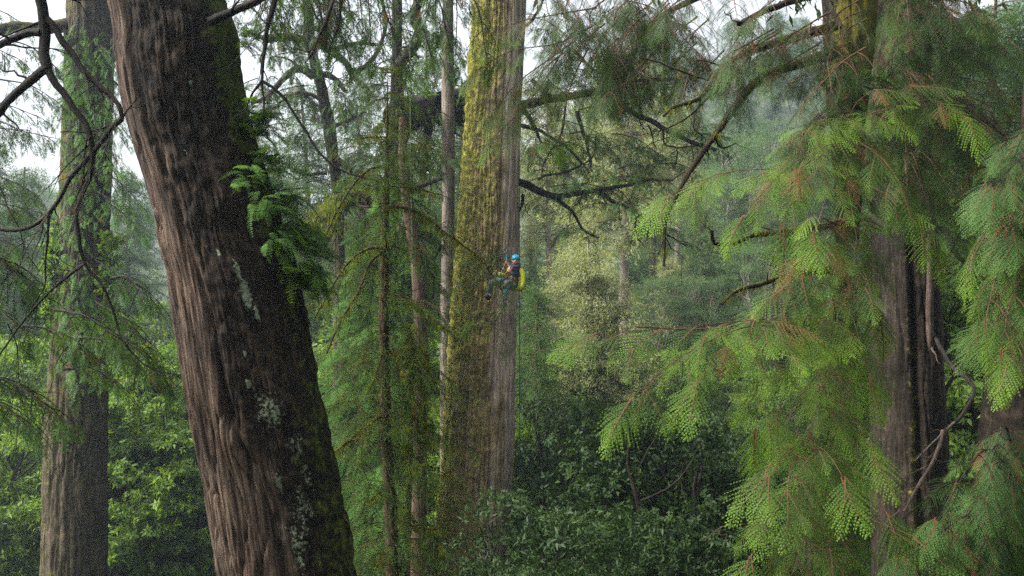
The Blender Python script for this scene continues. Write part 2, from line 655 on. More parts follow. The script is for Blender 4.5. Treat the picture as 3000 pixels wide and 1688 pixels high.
# ------------------------------------------------------------------ trunks from their two outlines
def trunk(edges, d, rfun=None, nu=160, nv=500, base=None, top_extra=4.0, depth_r=1.0, mask=None, flare=.35):
    """edges: list of (y, xleft, xright) in 2575-px coordinates at distance d, top to bottom"""
    E = np.array(edges, float)
    lp = np.array([Q(x, y, d) for y, x, _ in E])
    rp = np.array([Q(x, y, d) for y, _, x in E])
    c, r = (lp + rp) / 2, np.linalg.norm(rp - lp, axis=1) / 2
    top = c[0] + nrm(c[0] - c[1]) * top_extra
    zb = ground(*c[-1, :2]) - .4
    sl = (c[-1] - c[-2]) / max(1e-6, c[-2, 2] - c[-1, 2])
    drop = c[-1, 2] - zb
    bot = c[-1] + sl * drop * .6
    bot[2] = zb
    bot[1] = d
    midp = c[-1] + (bot - c[-1]) * .5
    c = np.vstack([top, c, midp, bot])
    r = np.concatenate([[r[0]], r, [r[-1] * 1.06, r[-1] * (1 + flare)]])
    cp = smooth_path(c, nv)
    seg = np.concatenate([[0], np.cumsum(np.linalg.norm(np.diff(c, axis=0), axis=1))])
    s = np.linspace(0, seg[-1], nv)
    rr = np.interp(s, seg, r)
    kw = max(3, nv // 22)
    rr = np.convolve(np.pad(rr, kw, mode='edge'), np.hanning(2 * kw + 1) / np.hanning(2 * kw + 1).sum(), 'valid')
    th = np.linspace(0, 2 * np.pi, nu, endpoint=False) + np.pi / 2      # seam at the back
    ct, st = np.cos(th), np.sin(th)
    R0 = r.mean()
    bco = np.stack([ct[None] * rr[:, None], st[None] * rr[:, None], np.broadcast_to(s[:, None], (nv, nu))], -1)
    f = (1 + ct) / 2                                                     # 0 left edge .. 1 right edge
    zz = cp[:, 2]
    ypx = 844 - (zz - CAMZ) * FPX / d                                    # photo row at that height
    ypx = ypx / 1.165
    rad = np.broadcast_to(rr[:, None], (nv, nu)).copy()
    A = dict(f=np.broadcast_to(f[None], (nv, nu)), y=np.broadcast_to(ypx[:, None], (nv, nu)), bco=bco, th=np.broadcast_to(th[None], (nv, nu)), front=np.broadcast_to((st < 0)[None], (nv, nu)))
    if rfun is not None:
        rad = rad + rfun(A)
    V = np.empty((nv, nu, 3))
    V[..., 0] = cp[:, None, 0] + rad * ct[None]
    V[..., 1] = cp[:, None, 1] + rad * st[None] * depth_r
    V[..., 2] = cp[:, None, 2]
    acc = Acc()
    i = np.arange(nv - 1)[:, None] * nu
    j = np.arange(nu)[None]
    k = (j + 1) % nu
    Fq = np.stack([i + j, i + nu + j, i + nu + k, i + k], -1).reshape(-1, 4)
    at = dict(bco=bco.reshape(-1, 3))
    if mask is not None:
        for kk, a in mask(A).items():
            at[kk] = np.broadcast_to(a, (nv, nu)).ravel()
    acc.add(V.reshape(-1, 3), Fq, **at)
    return acc, bot


def ground(x, y):
    """terrain height: level near the eye, a valley side rising beyond, higher to the right"""
    x, y = np.asarray(x, float), np.asarray(y, float)
    z = .16 * np.maximum(0, y - 26) - .03 * np.maximum(0, y - 110)
    k = sst(-.10, .16, x / np.maximum(y, 12))
    z = z + k * (.10 * np.maximum(0, y - 45) + .12 * np.maximum(0, y - 90))
    z = z + (fbm(np.stack([x * .07, y * .07, x * 0], -1), 3) - .5) * 1.6 * sst(4, 20, y)
    return z

# ================================================================== materials
M = {}
M['leaf_bright'] = leaf_mat('young cypress fronds', (.010, .023, .006), (.030, .060, .010), (.130, .235, .022), .32, .6, .12, (.085, .042, .018))
M['leaf_olive'] = leaf_mat('older cypress fronds', (.009, .019, .006), (.022, .046, .011), (.062, .118, .021), .32, .6, .12, (.065, .038, .018))
M['leaf_dark'] = leaf_mat('dark green cypress fronds', (.012, .027, .009), (.032, .070, .018), (.070, .135, .030), .33, .6, .10)  # dark green fronds, used on several trees
M['leaf_hemlock'] = leaf_mat('hemlock needles', (.018, .038, .012), (.042, .086, .024), (.085, .150, .036), .33, .6, .10)
M['leaf_fern'] = leaf_mat('fern fronds', (.013, .033, .007), (.034, .080, .012), (.078, .155, .020), .42, .6, .10)
M['leaf_fern_dark'] = leaf_mat('climbing fern fronds', (.020, .052, .013), (.050, .120, .024), (.105, .210, .038), .40, .6, .10)
M['leaf_gloss'] = leaf_mat('glossy broad leaves', (.008, .020, .007), (.012, .026, .006), (.030, .056, .012), .18, .48, .10)
M['leaf_broad'] = leaf_mat('fresh broad leaves', (.030, .062, .011), (.074, .138, .020), (.165, .255, .036), .45, .5, .18)
M['leaf_pale'] = leaf_mat('pale mist-lightened foliage', (.105, .125, .055), (.200, .228, .108), (.310, .340, .185), .33, .7, .10)  # pale foliage; mist and open-sky brightness are also put into the colour
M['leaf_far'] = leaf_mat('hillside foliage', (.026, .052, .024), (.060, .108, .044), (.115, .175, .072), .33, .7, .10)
M['moss_hang'] = leaf_mat('hanging yellow moss', (.045, .060, .008), (.100, .125, .014), (.210, .240, .030), .30, .8, .05)
M['usnea'] = leaf_mat('pale beard lichen', (.14, .15, .08), (.24, .25, .14), (.34, .35, .2), .35, .8, .1)

FIB = ((.007, .005, .0035), (.044, .030, .022), (.165, .122, .094))
DRK = ((.003, .0025, .002), (.013, .009, .006), (.060, .042, .028))
M['bark_lean'] = bark_mat('shredding red-brown bark', FIB, DRK, (.042, .054, .008), (.17, .20, .135), 1.0, 1.0)
M['bark_giant'] = bark_mat('grey furrowed bark under moss', ((.080, .060, .044), (.260, .210, .165), (.480, .410, .335)),
                           ((.040, .030, .014), (.165, .125, .064), (.340, .270, .155)), (.235, .215, .044), (.52, .52, .36), 1.15, 1.0)
M['bark_left'] = bark_mat('ridged grey-brown bark', ((.014, .011, .007), (.055, .043, .029), (.140, .115, .083)),
                          ((.010, .008, .005), (.036, .029, .018), (.09, .074, .05)), (.060, .060, .013), (.22, .23, .165), 1.0, .9)
M['bark_grey'] = bark_mat('smooth grey lichened bark', ((.045, .035, .028), (.120, .097, .082), (.23, .20, .175)),
                          ((.05, .04, .03), (.12, .10, .08), (.22, .2, .17)), (.09, .095, .025), (.27, .29, .22), 1.4, .5)
M['bark_brown'] = bark_mat('plain brown bark', ((.030, .018, .012), (.075, .045, .032), (.14, .09, .065)), DRK, (.05, .055, .012), (.2, .22, .15), 1.5, .5)
M['bark_black'] = bark_mat('wet black bark', ((.007, .006, .005), (.026, .021, .016), (.075, .062, .048)), ((.003, .003, .002), (.012, .009, .006), (.040, .03, .02)),
                           (.085, .080, .008), (.22, .24, .17), 1.0, .9, rough=.7)
M['limb_dark'] = bark_mat('dark wet limb bark', ((.003, .0025, .002), (.011, .009, .007), (.034, .027, .021)), DRK, (.060, .058, .008), (.2, .22, .16), 2.5, .6, topmoss=.25, rough=.7)
M['limb_moss'] = bark_mat('moss padded limb', ((.010, .008, .006), (.026, .019, .012), (.06, .045, .03)), DRK, (.085, .095, .011), (.2, .22, .16), 2.5, .9, topmoss=.95)
M['limb_lichen'] = bark_mat('lichen blotched limb', ((.03, .022, .018), (.07, .05, .04), (.14, .11, .09)), DRK, (.06, .07, .02), (.42, .45, .36), 3.0, .6)
M['limb_red'] = bark_mat('red-brown twig bark', ((.030, .018, .012), (.065, .036, .023), (.11, .066, .045)), DRK, (.1, .1, .02), (.3, .3, .2), 4, .4)
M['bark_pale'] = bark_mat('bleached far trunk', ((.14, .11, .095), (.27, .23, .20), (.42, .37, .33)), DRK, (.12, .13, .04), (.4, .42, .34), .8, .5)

g0 = np.random.default_rng(11)


def limb(tree, pts, r0, r1, mat='limb_dark', ns=8, name='limb', npt=26, label=None, wob=.22, seed=0, twigs=5):
    a = Acc()
    p = smooth_path(pts, npt)
    g = np.random.default_rng(int(abs(p[0, 0] * 977 + p[0, 2] * 131)) % 99991)
    p[1:-1] += (fbm(p[1:-1] * 2.2 / max(.3, r0 * 12) + 5, 2)[:, None] - .5) * r0 * np.array([1.5, 1.0, 1.5])
    tube(a, p, taper(r0, r1, npt, .9), ns, wob, g.integers(0, 99))
    for k in range(twigs):
        i = int(npt * g.uniform(.2, .97))
        T_ = tangents(p)[i]
        d_ = nrm(T_ * g.uniform(.2, .9) + g.normal(size=3) * .7 - UP * .15)
        ln = g.uniform(.15, .55) * (1 + r0 * 5)
        rr = (r0 + (r1 - r0) * i / npt) * .35
        s_ = np.linspace(0, 1, 8)[:, None]
        q = p[i] + d_ * ln * s_ + (fbm((p[i] + d_ * ln * s_) * 6 / max(ln, .2), 2)[:, None] - .5) * ln * np.array([.5, .5, .7]) * s_ - UP * ln * .25 * s_ ** 2
        q[0] = p[i]
        tube(a, q, taper(max(.003, rr), .0015, 8), 5, .2, k)
        if ln > .3:
            e_ = nrm(d_ + g.normal(size=3) * .6)
            q2 = q[4] + e_ * ln * .5 * np.linspace(0, 1, 5)[:, None]
            tube(a, q2, taper(max(.002, rr * .6), .001, 5), 4)
    o = part(name, a, M[mat], tree, True, label)
    return o, p


def tufts(L, p, g, n, size, spread=.02, t0=0, t1=1):
    """moss fringe under a limb"""
    for k in range(n):
        i = int((t0 + (t1 - t0) * g.random()) * (len(p) - 1))
        L.put(p[i] + g.normal(size=3) * spread, nrm([g.normal(), g.normal(), 0]), UP, size * g.uniform(.4, 1.4), g.random())


# ================================================================== terrain
def grid_mesh(name, xs, ys, zf, mat):
    a = Acc()
    X, Y = np.meshgrid(xs, ys)
    V = np.stack([X, Y, zf(X, Y)], -1).reshape(-1, 3)
    nx = len(xs)
    i = np.arange(len(ys) - 1)[:, None] * nx
    j = np.arange(nx - 1)[None]
    F = np.stack([i + j, i + j + 1, i + nx + j + 1, i + nx + j], -1).reshape(-1, 4)
    a.add(V, F)
    o = part(name, a, mat, None, True)
    return o


m, n, l = new_mat('forest floor')
o_ = n.new('ShaderNodeOutputMaterial')
b_ = n.new('ShaderNodeBsdfPrincipled')
tc = n.new('ShaderNodeTexCoord')
t1 = n.new('ShaderNodeTexNoise')
t1.inputs['Scale'].default_value = 1.3
t1.inputs['Detail'].default_value = 9
l.new(tc.outputs['Object'], t1.inputs['Vector'])
r_ = ramp(n, [(.3, (.008, .012, .004)), (.5, (.020, .032, .009)), (.7, (.045, .045, .018))])
l.new(t1.outputs[0], r_.inputs[0])
l.new(r_.outputs[0], b_.inputs['Base Color'])
b_.inputs['Roughness'].default_value = .95
l.new(b_.outputs[0], o_.inputs[0])
M['floor'] = m
xs = np.concatenate([np.linspace(-150, -50, 18)[:-1], np.linspace(-50, 60, 74), np.linspace(60, 170, 18)[1:]])
ys = np.concatenate([np.linspace(-20, 70, 60), np.linspace(70, 236, 40)[1:]])
gr = grid_mesh('ground', xs, ys, ground, M['floor'])
tag(gr, kind='structure')

# ================================================================== leaning tree, nearest
EL = [(0, 288, 560), (90, 296, 600), (150, 301, 604), (200, 310, 607), (330, 336, 630), (430, 365, 662), (510, 383, 690), (620, 410, 718), (700, 426, 752),
      (800, 446, 773), (900, 463, 790), (1000, 480, 808), (1130, 505, 835), (1250, 525, 858), (1370, 545, 878), (1449, 556, 890)]


def lean_split(y):
    return np.interp(y, [0, 430, 725, 1000, 1150, 1290, 1449], [.20, .30, .38, .43, .52, .60, .63])


def lean_r(A):
    b = A['bco']
    q = b * np.array([1, 1, .06])
    warp = (fbm(b * np.array([1.6, 1.6, .8]), 2)[..., None] - .5) * .35
    fine = fbm((q + warp * .35) * 15, 3)
    strand = np.abs(fbm((q + warp) * 6, 3) - .5)
    lump = fbm(b * np.array([1.5, 1.5, .55]) + 9, 3) - .5
    rough = fbm(b * np.array([7, 7, 5.0]), 3) - .5
    s = lean_split(A['y'])
    dk = sst(s - .05, s + .05, A['f'] + (fbm(b * 2.2, 3) - .5) * .35)
    fin2 = fbm((q + warp * .3) * 38, 2) - .5
    r = lump * .10 + (fine - .5) * .05 * (1 - .6 * dk) + fin2 * .035 - np.exp(-strand * 34) * .040 * (1 - .4 * dk) + rough * .09 * dk + (fbm(b * np.array([22, 22, 9]), 2) - .5) * .03 * dk
    r -= np.exp(-((A['f'] - s) / .03) ** 2) * .05 * A['front']
    kn = np.exp(-(((A['f'] - .45) / .07) ** 2 + ((A['y'] - 1090) / 45) ** 2))
    r += kn * .10 - np.exp(-(((A['f'] - .46) / .025) ** 2 + ((A['y'] - 1100) / 16) ** 2)) * .09
    r += np.exp(-(((A['f'] - .36) / .05) ** 2 + ((A['y'] - 1030) / 120) ** 2)) * .05
    return r


def spots(A, lst):
    z = 0
    for f, y, sf, sy, k in lst:
        z = np.maximum(z, k * np.exp(-(((A['f'] - f) / sf) ** 2 + ((A['y'] - y) / sy) ** 2)) * A['front'])
    return z


def lean_m(A):
    b = A['bco']
    s = lean_split(A['y'])
    nz = fbm(b * np.array([5, 5, .7]), 4) - .5
    n2 = fbm(b * np.array([3, 3, 2.0]) + 31, 3)
    dk = sst(s - .06, s + .06, A['f'] + nz * .42)
    # second strip of bare fibre within the dark side
    bare = sst(.56, .68, fbm(b * np.array([3.2, 3.2, .28]) + 5, 3)) * sst(350, 900, A['y']) * (A['f'] < .72)
    m1 = np.clip(dk - bare * .8, 0, 1)
    edge = sst(.70, 1.0, A['f'])
    m2 = dk * (.10 + .34 * n2 + .62 * sst(.80, 1.0, A['f']) * sst(1000, 100, A['y']) + .36 * edge + .20 * sst(.55, .8, A['f']) * sst(800, 1100, A['y']))
    m3 = spots(A, [(.67, 685, .030, 40, 1.05), (.69, 740, .04, 50, 1.15), (.73, 785, .025, 26, 1.0), (.61, 880, .022, 12, 1.15), (.60, 950, .025, 18, 1.15), (.70, 238, .026, 12, 1.1), (.68, 215, .014, 7, 1.0), (.82, 1090, .10, 70, .60), (.66, 1180, .05, 50, .74), (.80, 1250, .10, 80, .62), (.70, 1340, .18, 110, .60), (.60, 1240, .03, 30, .75), (.86, 1180, .05, 50, .7), (.53, 400, .02, 10, 1.0), (.70, 1010, .14, 70, .76), (.58, 640, .02, 26, .85)]) + .42 * dk * n2
    return dict(m1=m1, m2=m2, m3=m3)


acc, base = trunk(EL, 10.0, lean_r, 420, 1000, top_extra=7, mask=lean_m)
lean = thing('leaning_tree', 'huge leaning trunk, reddish shredding bark on one side and black mossy bark on the other', 'tree', base)
part('trunk', acc, M['bark_lean'], lean, True)
C2 = lambda x, y, d: Q(600.9 + x * .5, y * .5, d)          # pixels of an enlarged view -> world
top = Q(470, -160, 10.6)
L, W = Leaves('mid'), Acc()
for pts, r0, r1 in ((((190, -160), (180, 0), (150, 130), (122, 300), (115, 420), (130, 580)), .035, .008),
                    (((116, 405), (60, 480), (30, 570)), .016, .006),
                    (((-150, 110), (0, 45), (100, 0), (260, -150)), .045, .03),
                    (((510, -180), (480, 0), (450, 90), (400, 190), (385, 250), (330, 320)), .034, .006),
                    (((540, -120), (515, 0), (500, 120), (460, 220), (430, 290)), .02, .005),
                    (((120, 410), (200, 470), (270, 560), (330, 650), (400, 770), (500, 850), (640, 900)), .016, .008),
                    (((385, 215), (350, 260), (290, 240)), .014, .004), (((450, 90), (430, 150), (380, 150)), .010, .003)):
    limb(lean, [C2(x, y, 9.5) for x, y in pts], r0, r1, 'limb_dark', 7)
g = np.random.default_rng(3)
for k in range(32):
    x0 = g.uniform(590, 1120)
    d = g.uniform(11, 15)
    st_ = Q(x0 - 60, g.uniform(-190, -60), d)
    en = Q(x0 + g.uniform(-60, 130), g.uniform(20, 190) * (1 if x0 > 760 else .8), d - g.uniform(0, 1))
    md = (st_ + en) / 2 + np.array([g.uniform(-.1, .3), 0, .25])
    bough(L, W, [st_, md, en], .018, .005, g, 9, .7, .26, .15, .5, tone=(.05, .6), hang=.7)
cr = part('crown', L.acc(), M['leaf_dark'], lean)
part('branchwork', W, M['limb_dark'], cr)

# ---- ferns rooted in the leaning trunk
FERN_G = 'fern clumps rooted along the leaning trunk'


def fern_clump(pos, out, n, size, g, label, group, mat='leaf_fern', arch=.5):
    t = thing('fern', label, 'fern', pos, group)
    L = Leaves('fern')
    for k in range(int(n * 1.5)):
        a = g.uniform(-1.15, 1.15)
        f = rot_z(np.asarray(out, float), a) + UP * g.uniform(-.35, arch)
        L.put(np.asarray(pos) + g.normal(size=3) * .07, nrm(f), nrm(UP + np.array([0, -.5, 0]) + g.normal(size=3) * .3), size * g.uniform(.6, 1.15), np.clip(g.normal(.5, .25), 0, 1))
    part('frond', L.acc(), M[mat], t, kind=None)
    return t


g = np.random.default_rng(5)
for (x, y, n, s, o, lab, mt) in (
        (604, 95, 12, .34, (1, -.3, 0), 'yellow-green fern clump at the top of the leaning trunk, against the branches', 'leaf_fern'),
        (628, 320, 20, .46, (1, -.35, .25), 'bright yellow-green fern clump, highest of the big ferns on the leaning trunk', 'leaf_fern'),
        (655, 405, 16, .48, (1, -.4, 0), 'soft feathery fern clump beneath the bright highest one on the leaning trunk', 'leaf_fern_dark'),
        (615, 440, 8, .30, (.35, -1, -.4), 'dull dark fern spread flat on the black face of the leaning trunk', 'leaf_fern_dark'),
        (672, 500, 8, .32, (.4, -1, -.5), 'small dark fern with one hanging frond on the black bark, under the flat dark fern', 'leaf_fern_dark'),
        (690, 505, 20, .52, (1, -.4, -.1), 'broad fern clump half way down the fern row of the leaning trunk', 'leaf_fern'),
        (722, 590, 22, .56, (1, -.45, -.2), 'large drooping fern clump above the lowest one on the leaning trunk', 'leaf_fern'),
        (752, 690, 20, .50, (1, -.45, -.25), 'lowest big fern clump on the leaning trunk, fronds hanging down', 'leaf_fern'),
        (700, 605, 6, .24, (.3, -1, -.3), 'tiny fern on the dark face of the leaning trunk beside the drooping clump', 'leaf_fern_dark')):
    f_ = np.interp(y, [e[0] for e in EL], [e[2] for e in EL])
    dd = 9.85 if x > f_ - 14 else 9.35
    fern_clump(Q(x, y, dd), nrm(o), n, s * .86, g, lab, FERN_G, mt)

# ================================================================== tall straight tree on the left
ET = [(-20, 172, 283), (150, 165, 284), (300, 160, 282), (480, 152, 279), (600, 147, 277), (750, 140, 272), (880, 130, 268), (1000, 122, 266), (1150, 115, 266), (1300, 110, 265), (1449, 106, 264)]


def ridge_r(a1=.04, a2=.05, fz=8):
    def fn(A):
        b = A['bco']
        q = b * np.array([1, 1, .07])
        wp = (fbm(b * np.array([2, 2, .7]), 2)[..., None] - .5) * .3
        rd = np.abs(fbm((q + wp) * fz, 3) - .5) * 2
        return -np.exp(-rd * 7) * a1 + (fbm(b * np.array([1.2, 1.2, .4]) + 3, 3) - .5) * a2 + (fbm(b * np.array([9, 9, 5]), 2) - .5) * a1 * .7
    return fn


acc, base = trunk(ET, 24.0, ridge_r(.07, .09, 7), 200, 620, mask=lambda A: dict(
    m1=sst(.4, .75, A['f']) * .8, m2=.36 + .42 * fbm(A['bco'] * np.array([3, 3, .8]), 3) + .15 * sst(.75, .25, A['f']), m3=.52 * fbm(A['bco'] * np.array([4, 4, 1.5]) + 8, 3) + .18 * sst(500, 0, A['y']) * sst(.5, .1, A['f'])))
tall = thing('tall_tree', 'tall straight grey-brown trunk crossed by leafy twigs, standing in front of the pale sky', 'tree', base)
part('trunk', acc, M['bark_left'], tall, True)
limb(tall, [Q(200, 70, 24), Q(165, 66, 23.7), Q(110, 72, 23.4), Q(40, 68, 23), Q(-60, 90, 22.6)], .17, .11, 'limb_moss', 9)
L, W = Leaves('mid'), Acc()
g = np.random.default_rng(21)
for k in range(58):
    y0 = g.uniform(40, 560) if k < 40 else g.uniform(620, 900)
    sd = 1 if g.random() < .55 else -1
    st_ = Q(220 + sd * 20, y0 - 30, 23.4)
    en = Q(220 + sd * g.uniform(20, 150 if sd > 0 else 60), y0 + g.uniform(30, 90), g.uniform(21.8, 23.6))
    bough(L, W, [st_, (st_ + en) / 2 + UP * .15, en], .02, .006, g, 9, .75, .30, .14, .5, tone=(.3, .95), hang=.6)
cr = part('crown', L.acc(), M['leaf_fern_dark'], tall)
part('branchwork', W, M['limb_dark'], cr)

# vine leaves climbing the tall trunk
for pts, lab in ((((142, 560), (138, 640), (132, 730), (128, 800)), 'bright leafy creeper climbing the outer edge of the tall straight trunk'),
                 (((281, 600), (277, 680), (273, 760), (270, 860), (268, 960)), 'green creeper leaves down the edge of the tall trunk facing the leaning tree')):
    t = thing('creeper', lab, 'climbing plant', Q(*pts[-1], 23.6))
    W, L = Acc(), Leaves('small')
    p = smooth_path([Q(x, y, 23.6) for x, y in pts], 40)
    tube(W, p, .015, 5)
    for q in range(150):
        c = p[g.integers(0, 40)] + g.normal(size=3) * np.array([.13, .12, .12])
        L.put(c, nrm(g.normal(size=3)), nrm(UP + g.normal(size=3) * .5), g.uniform(.12, .2), g.uniform(.4, 1))
    part('stem', W, M['limb_dark'], t)
    part('foliage', L.acc(), M['leaf_broad'], t)

# ================================================================== near tree whose dark limbs hang in from the side
near = thing('overhanging_tree', 'bare black limbs of a near tree dangling across the tall trunk and pale sky', 'tree', (Q(-230, 725, 7.6)[0], 7.6, ground(-2.9, 7.6)))
a = Acc()
zt = np.linspace(-.3, 19, 30)
tube(a, np.stack([np.full(30, Q(-230, 725, 7.6)[0]) + .1 * np.sin(zt * .5), np.full(30, 7.6), zt], 1), taper(.34, .24, 30), 20, .12, 3)
part('trunk', a, M['limb_dark'], near, True)
C1 = lambda x, y, d=7.0: P(x * .5827, y * .5827, d)
C5 = lambda x, y, d=7.0: P(x * .5827, 844 + y * .5827, d)
NL = [([Q(-230, -420, 7.6), C1(60, -500), C1(180, -200), C1(205, 0), C1(200, 90), C1(205, 160), C1(215, 250), C1(235, 345)], .052, .036),
      ([C1(205, 165), C1(130, 170), C1(60, 195), C1(0, 225), C1(-120, 320)], .032, .02),
      ([C1(235, 95), C1(300, 190), C1(370, 300), C1(450, 400), C1(560, 490), C1(605, 540), C1(615, 600)], .026, .016),
      ([C1(615, 596), C1(580, 625), C1(500, 730), C1(430, 810), C1(350, 900), C1(300, 1000), C1(240, 1080), C1(130, 1150), C1(0, 1155), C1(-120, 1160)], .021, .012),
      ([C1(235, 340), C1(150, 410), C1(60, 490), C1(0, 560), C1(-80, 660)], .034, .026),
      ([C1(238, 340), C1(300, 440), C1(370, 540), C1(440, 640), C1(465, 740), C1(460, 850), C1(400, 1000), C1(385, 1060), C1(400, 1200), C1(420, 1330), C1(470, 1400), C1(520, 1449)], .028, .011),
      ([C5(520, 0), C5(560, 90), C5(640, 300), C5(740, 390), C5(900, 440)], .011, .004),
      ([C1(440, 680), C1(425, 780), C1(420, 880), C1(405, 970)], .008, .003),
      ([C1(420, 1330), C1(270, 1449), C5(210, 60), C5(100, 190), C5(0, 330), C5(-100, 460)], .011, .005),
      ([C1(248, 1085), C1(240, 1200), C1(230, 1290), C1(220, 1449), C5(160, 90)], .010, .005),
      ([C1(590, 615), C1(480, 655), C1(300, 665)], .008, .004),
      ([C1(0, 940), C1(40, 1040), C1(100, 1160), C1(130, 1260), C1(200, 1370)], .006, .003),
      ([C1(620, 590), C1(650, 540), C1(690, 500)], .007, .003),
      ([C5(40, 180), C5(80, 280), C5(100, 480), C5(130, 560)], .006, .003)]
for pts, r0, r1 in NL:
    limb(near, pts, r0, r1, 'limb_dark', 8)
L, W = Leaves('mid'), Acc()
g = np.random.default_rng(8)
for x0, y0, x1, y1, d, ns_ in ((-90, 930, 150, 1050, 7.6, 16), (-120, 1000, 60, 1060, 7.4, 12), (-90, 640, 60, 700, 8, 10), (-60, 620, 70, 740, 8.2, 9),
                               (-120, 300, 60, 330, 12, 14), (-110, 250, 110, 300, 12.5, 12), (-140, 330, 150, 350, 12, 14), (-120, 430, 80, 480, 12, 14), (-100, 520, 120, 540, 12.4, 12), (-130, 590, 40, 620, 12, 10),
                               (-150, 100, 50, 150, 12, 10), (-80, 20, 60, 60, 12.5, 7), (-60, 760, 60, 850, 9, 8), (20, 100, 140, 170, 13, 8), (0, 200, 150, 260, 13, 10),
                               (140, 780, 300, 860, 9, 12), (170, 850, 330, 900, 9.5, 12), (240, 760, 390, 900, 9.5, 12), (260, 830, 420, 960, 9.5, 10), (60, 820, 180, 880, 9, 8), (160, 930, 290, 960, 9, 7), (280, 700, 360, 740, 9, 7)):
    st_, en = Q(x0, y0, d), Q(x1, y1, d - .3)
    bough(L, W, [st_, (st_ + en) / 2 + UP * .08, en], .014, .004, g, ns_, .55, .25, .13, .6, tone=(.1, .7), hang=.7)
cr = part('crown', L.acc(), M['leaf_dark'], near)
part('branchwork', W, M['limb_dark'], cr)

# ================================================================== giant mossy trunk in the middle
EG = [(-20, 1185, 1326), (100, 1183, 1320), (150, 1179, 1318), (250, 1170, 1314), (350, 1163, 1311), (450, 1155, 1308), (550, 1150, 1306), (650, 1143, 1304), (750, 1137, 1301), (850, 1128, 1299), (950, 1120, 1296),
      (1050, 1114, 1293), (1150, 1109, 1290), (1300, 1095, 1285), (1449, 1080, 1280)]


def giant_r(A):
    b = A['bco']
    q = b * np.array([1, 1, .05])
    wp = (fbm(b * np.array([1.5, 1.5, .5]), 2)[..., None] - .5) * .22
    rd = np.abs(fbm((q + wp) * 8, 3) - .5) * 2
    mossy = sst(.80, .60, A['f'])
    return (-np.exp(-rd * 7) * (.05 + .02 * mossy) + (fbm(b * np.array([1.1, 1.1, .3]) + 13, 3) - .5) * .10 + (fbm(b * np.array([6, 6, 5]), 3) - .5) * .13 * mossy
            - np.exp(-((A['f'] - .70) / .025) ** 2) * .07 - np.exp(-((A['f'] - .33) / .02) ** 2) * .05)


def giant_m(A):
    b = A['bco']
    n2 = fbm(b * np.array([2.5, 2.5, .7]) + 3, 3)
    nz = (fbm(b * np.array([3, 3, .35]), 4) - .5) * .75 + (fbm(b * np.array([8, 8, 2.0]), 3) - .5) * .5
    low = sst(900, 1250, A['y'])
    return dict(m1=sst(.84, .70, A['f'] + nz * .6), m2=sst(.98, .55, A['f'] + nz * .8) * (.52 + .42 * n2) + .22 * sst(.22, .02, A['f']) - .10 * low * sst(.25, .4, A['f']) + .10 * sst(.35, .1, A['f']),
                m3=.62 * fbm(b * np.array([6, 6, 1.0]) + 8, 3))


acc, base = trunk(EG, 25.0, giant_r, 300, 900, mask=giant_m, top_extra=6)
giant = thing('giant_tree', 'giant straight trunk coated in yellow-green moss that the roped climber hangs against', 'tree', base)
part('trunk', acc, M['bark_giant'], giant, True)
C3 = lambda x, y, d: P(1400 + x * .5827, y * .5827, d)
GLM = [(((200, 535), (330, 505), (450, 492), (610, 468), (700, 520), (800, 580), (900, 625), (1000, 670), (1100, 710), (1200, 755)), .13, .045, 26.5),
       (((190, 915), (240, 925), (300, 955), (370, 990), (520, 970), (700, 945), (850, 910), (980, 905)), .105, .03, 25.5),
       (((385, 992), (470, 1060), (530, 1150), (610, 1195)), .06, .02, 25.5),
       (((200, 520), (245, 560), (290, 640), (320, 720)), .085, .03, 25.8),
       (((200, 625), (225, 635), (330, 665), (410, 720), (500, 790), (560, 870)), .06, .02, 26),
       (((500, 560), (520, 640), (545, 720), (575, 860)), .07, .03, 27.5),
       (((600, 968), (720, 1030), (820, 1090), (890, 1150), (960, 1190), (1050, 1240)), .06, .02, 25.6),
       (((690, 462), (730, 430), (790, 410), (900, 405), (1080, 388)), .06, .03, 27),
       (((270, 400), (330, 455), (400, 500)), .07, .05, 26.5),
       (((480, 250), (560, 330), (690, 405)), .05, .02, 27),
       (((305, 905), (330, 885), (400, 875), (500, 840), (580, 785), (590, 700)), .04, .012, 25.4),
       (((230, 980), (225, 1030), (210, 1060)), .05, .02, 25.3),
       (((860, 630), (880, 700), (900, 750)), .03, .012, 26.5), (((930, 650), (945, 730), (990, 740), (995, 850)), .03, .012, 26.5),
       (((800, 1085), (790, 1170), (840, 1240)), .03, .01, 25.6), (((620, 975), (660, 1030), (700, 1040), (712, 1110)), .025, .01, 25.5),
       (((190, 100), (230, 130), (300, 60), (350, -60)), .05, .03, 26), (((440, 540), (430, 640), (330, 830), (315, 905)), .03, .012, 25.8)]
L, W = Leaves('mid'), Acc()
g = np.random.default_rng(31)
for pts, r0, r1, d in GLM:
    o_l, p = limb(giant, [C3(x, y, d) for x, y in pts], r0, r1, 'limb_dark', 9)
    ln = np.linalg.norm(np.diff(p, axis=0), axis=1).sum()
    for k in range(int(ln * 2.2)):
        i = int(g.uniform(.15, 1) * 25)
        d_ = nrm([g.normal() * .8, g.normal(), g.uniform(-.6, .4)])
        e = p[i] + d_ * g.uniform(.7, 1.7)
        bough(L, W, [p[i], (p[i] + e) / 2 + UP * .08, e], .014, .005, g, 7, .8, .30, .15, .35, tone=(.05, .7), ns=4, npt=8)
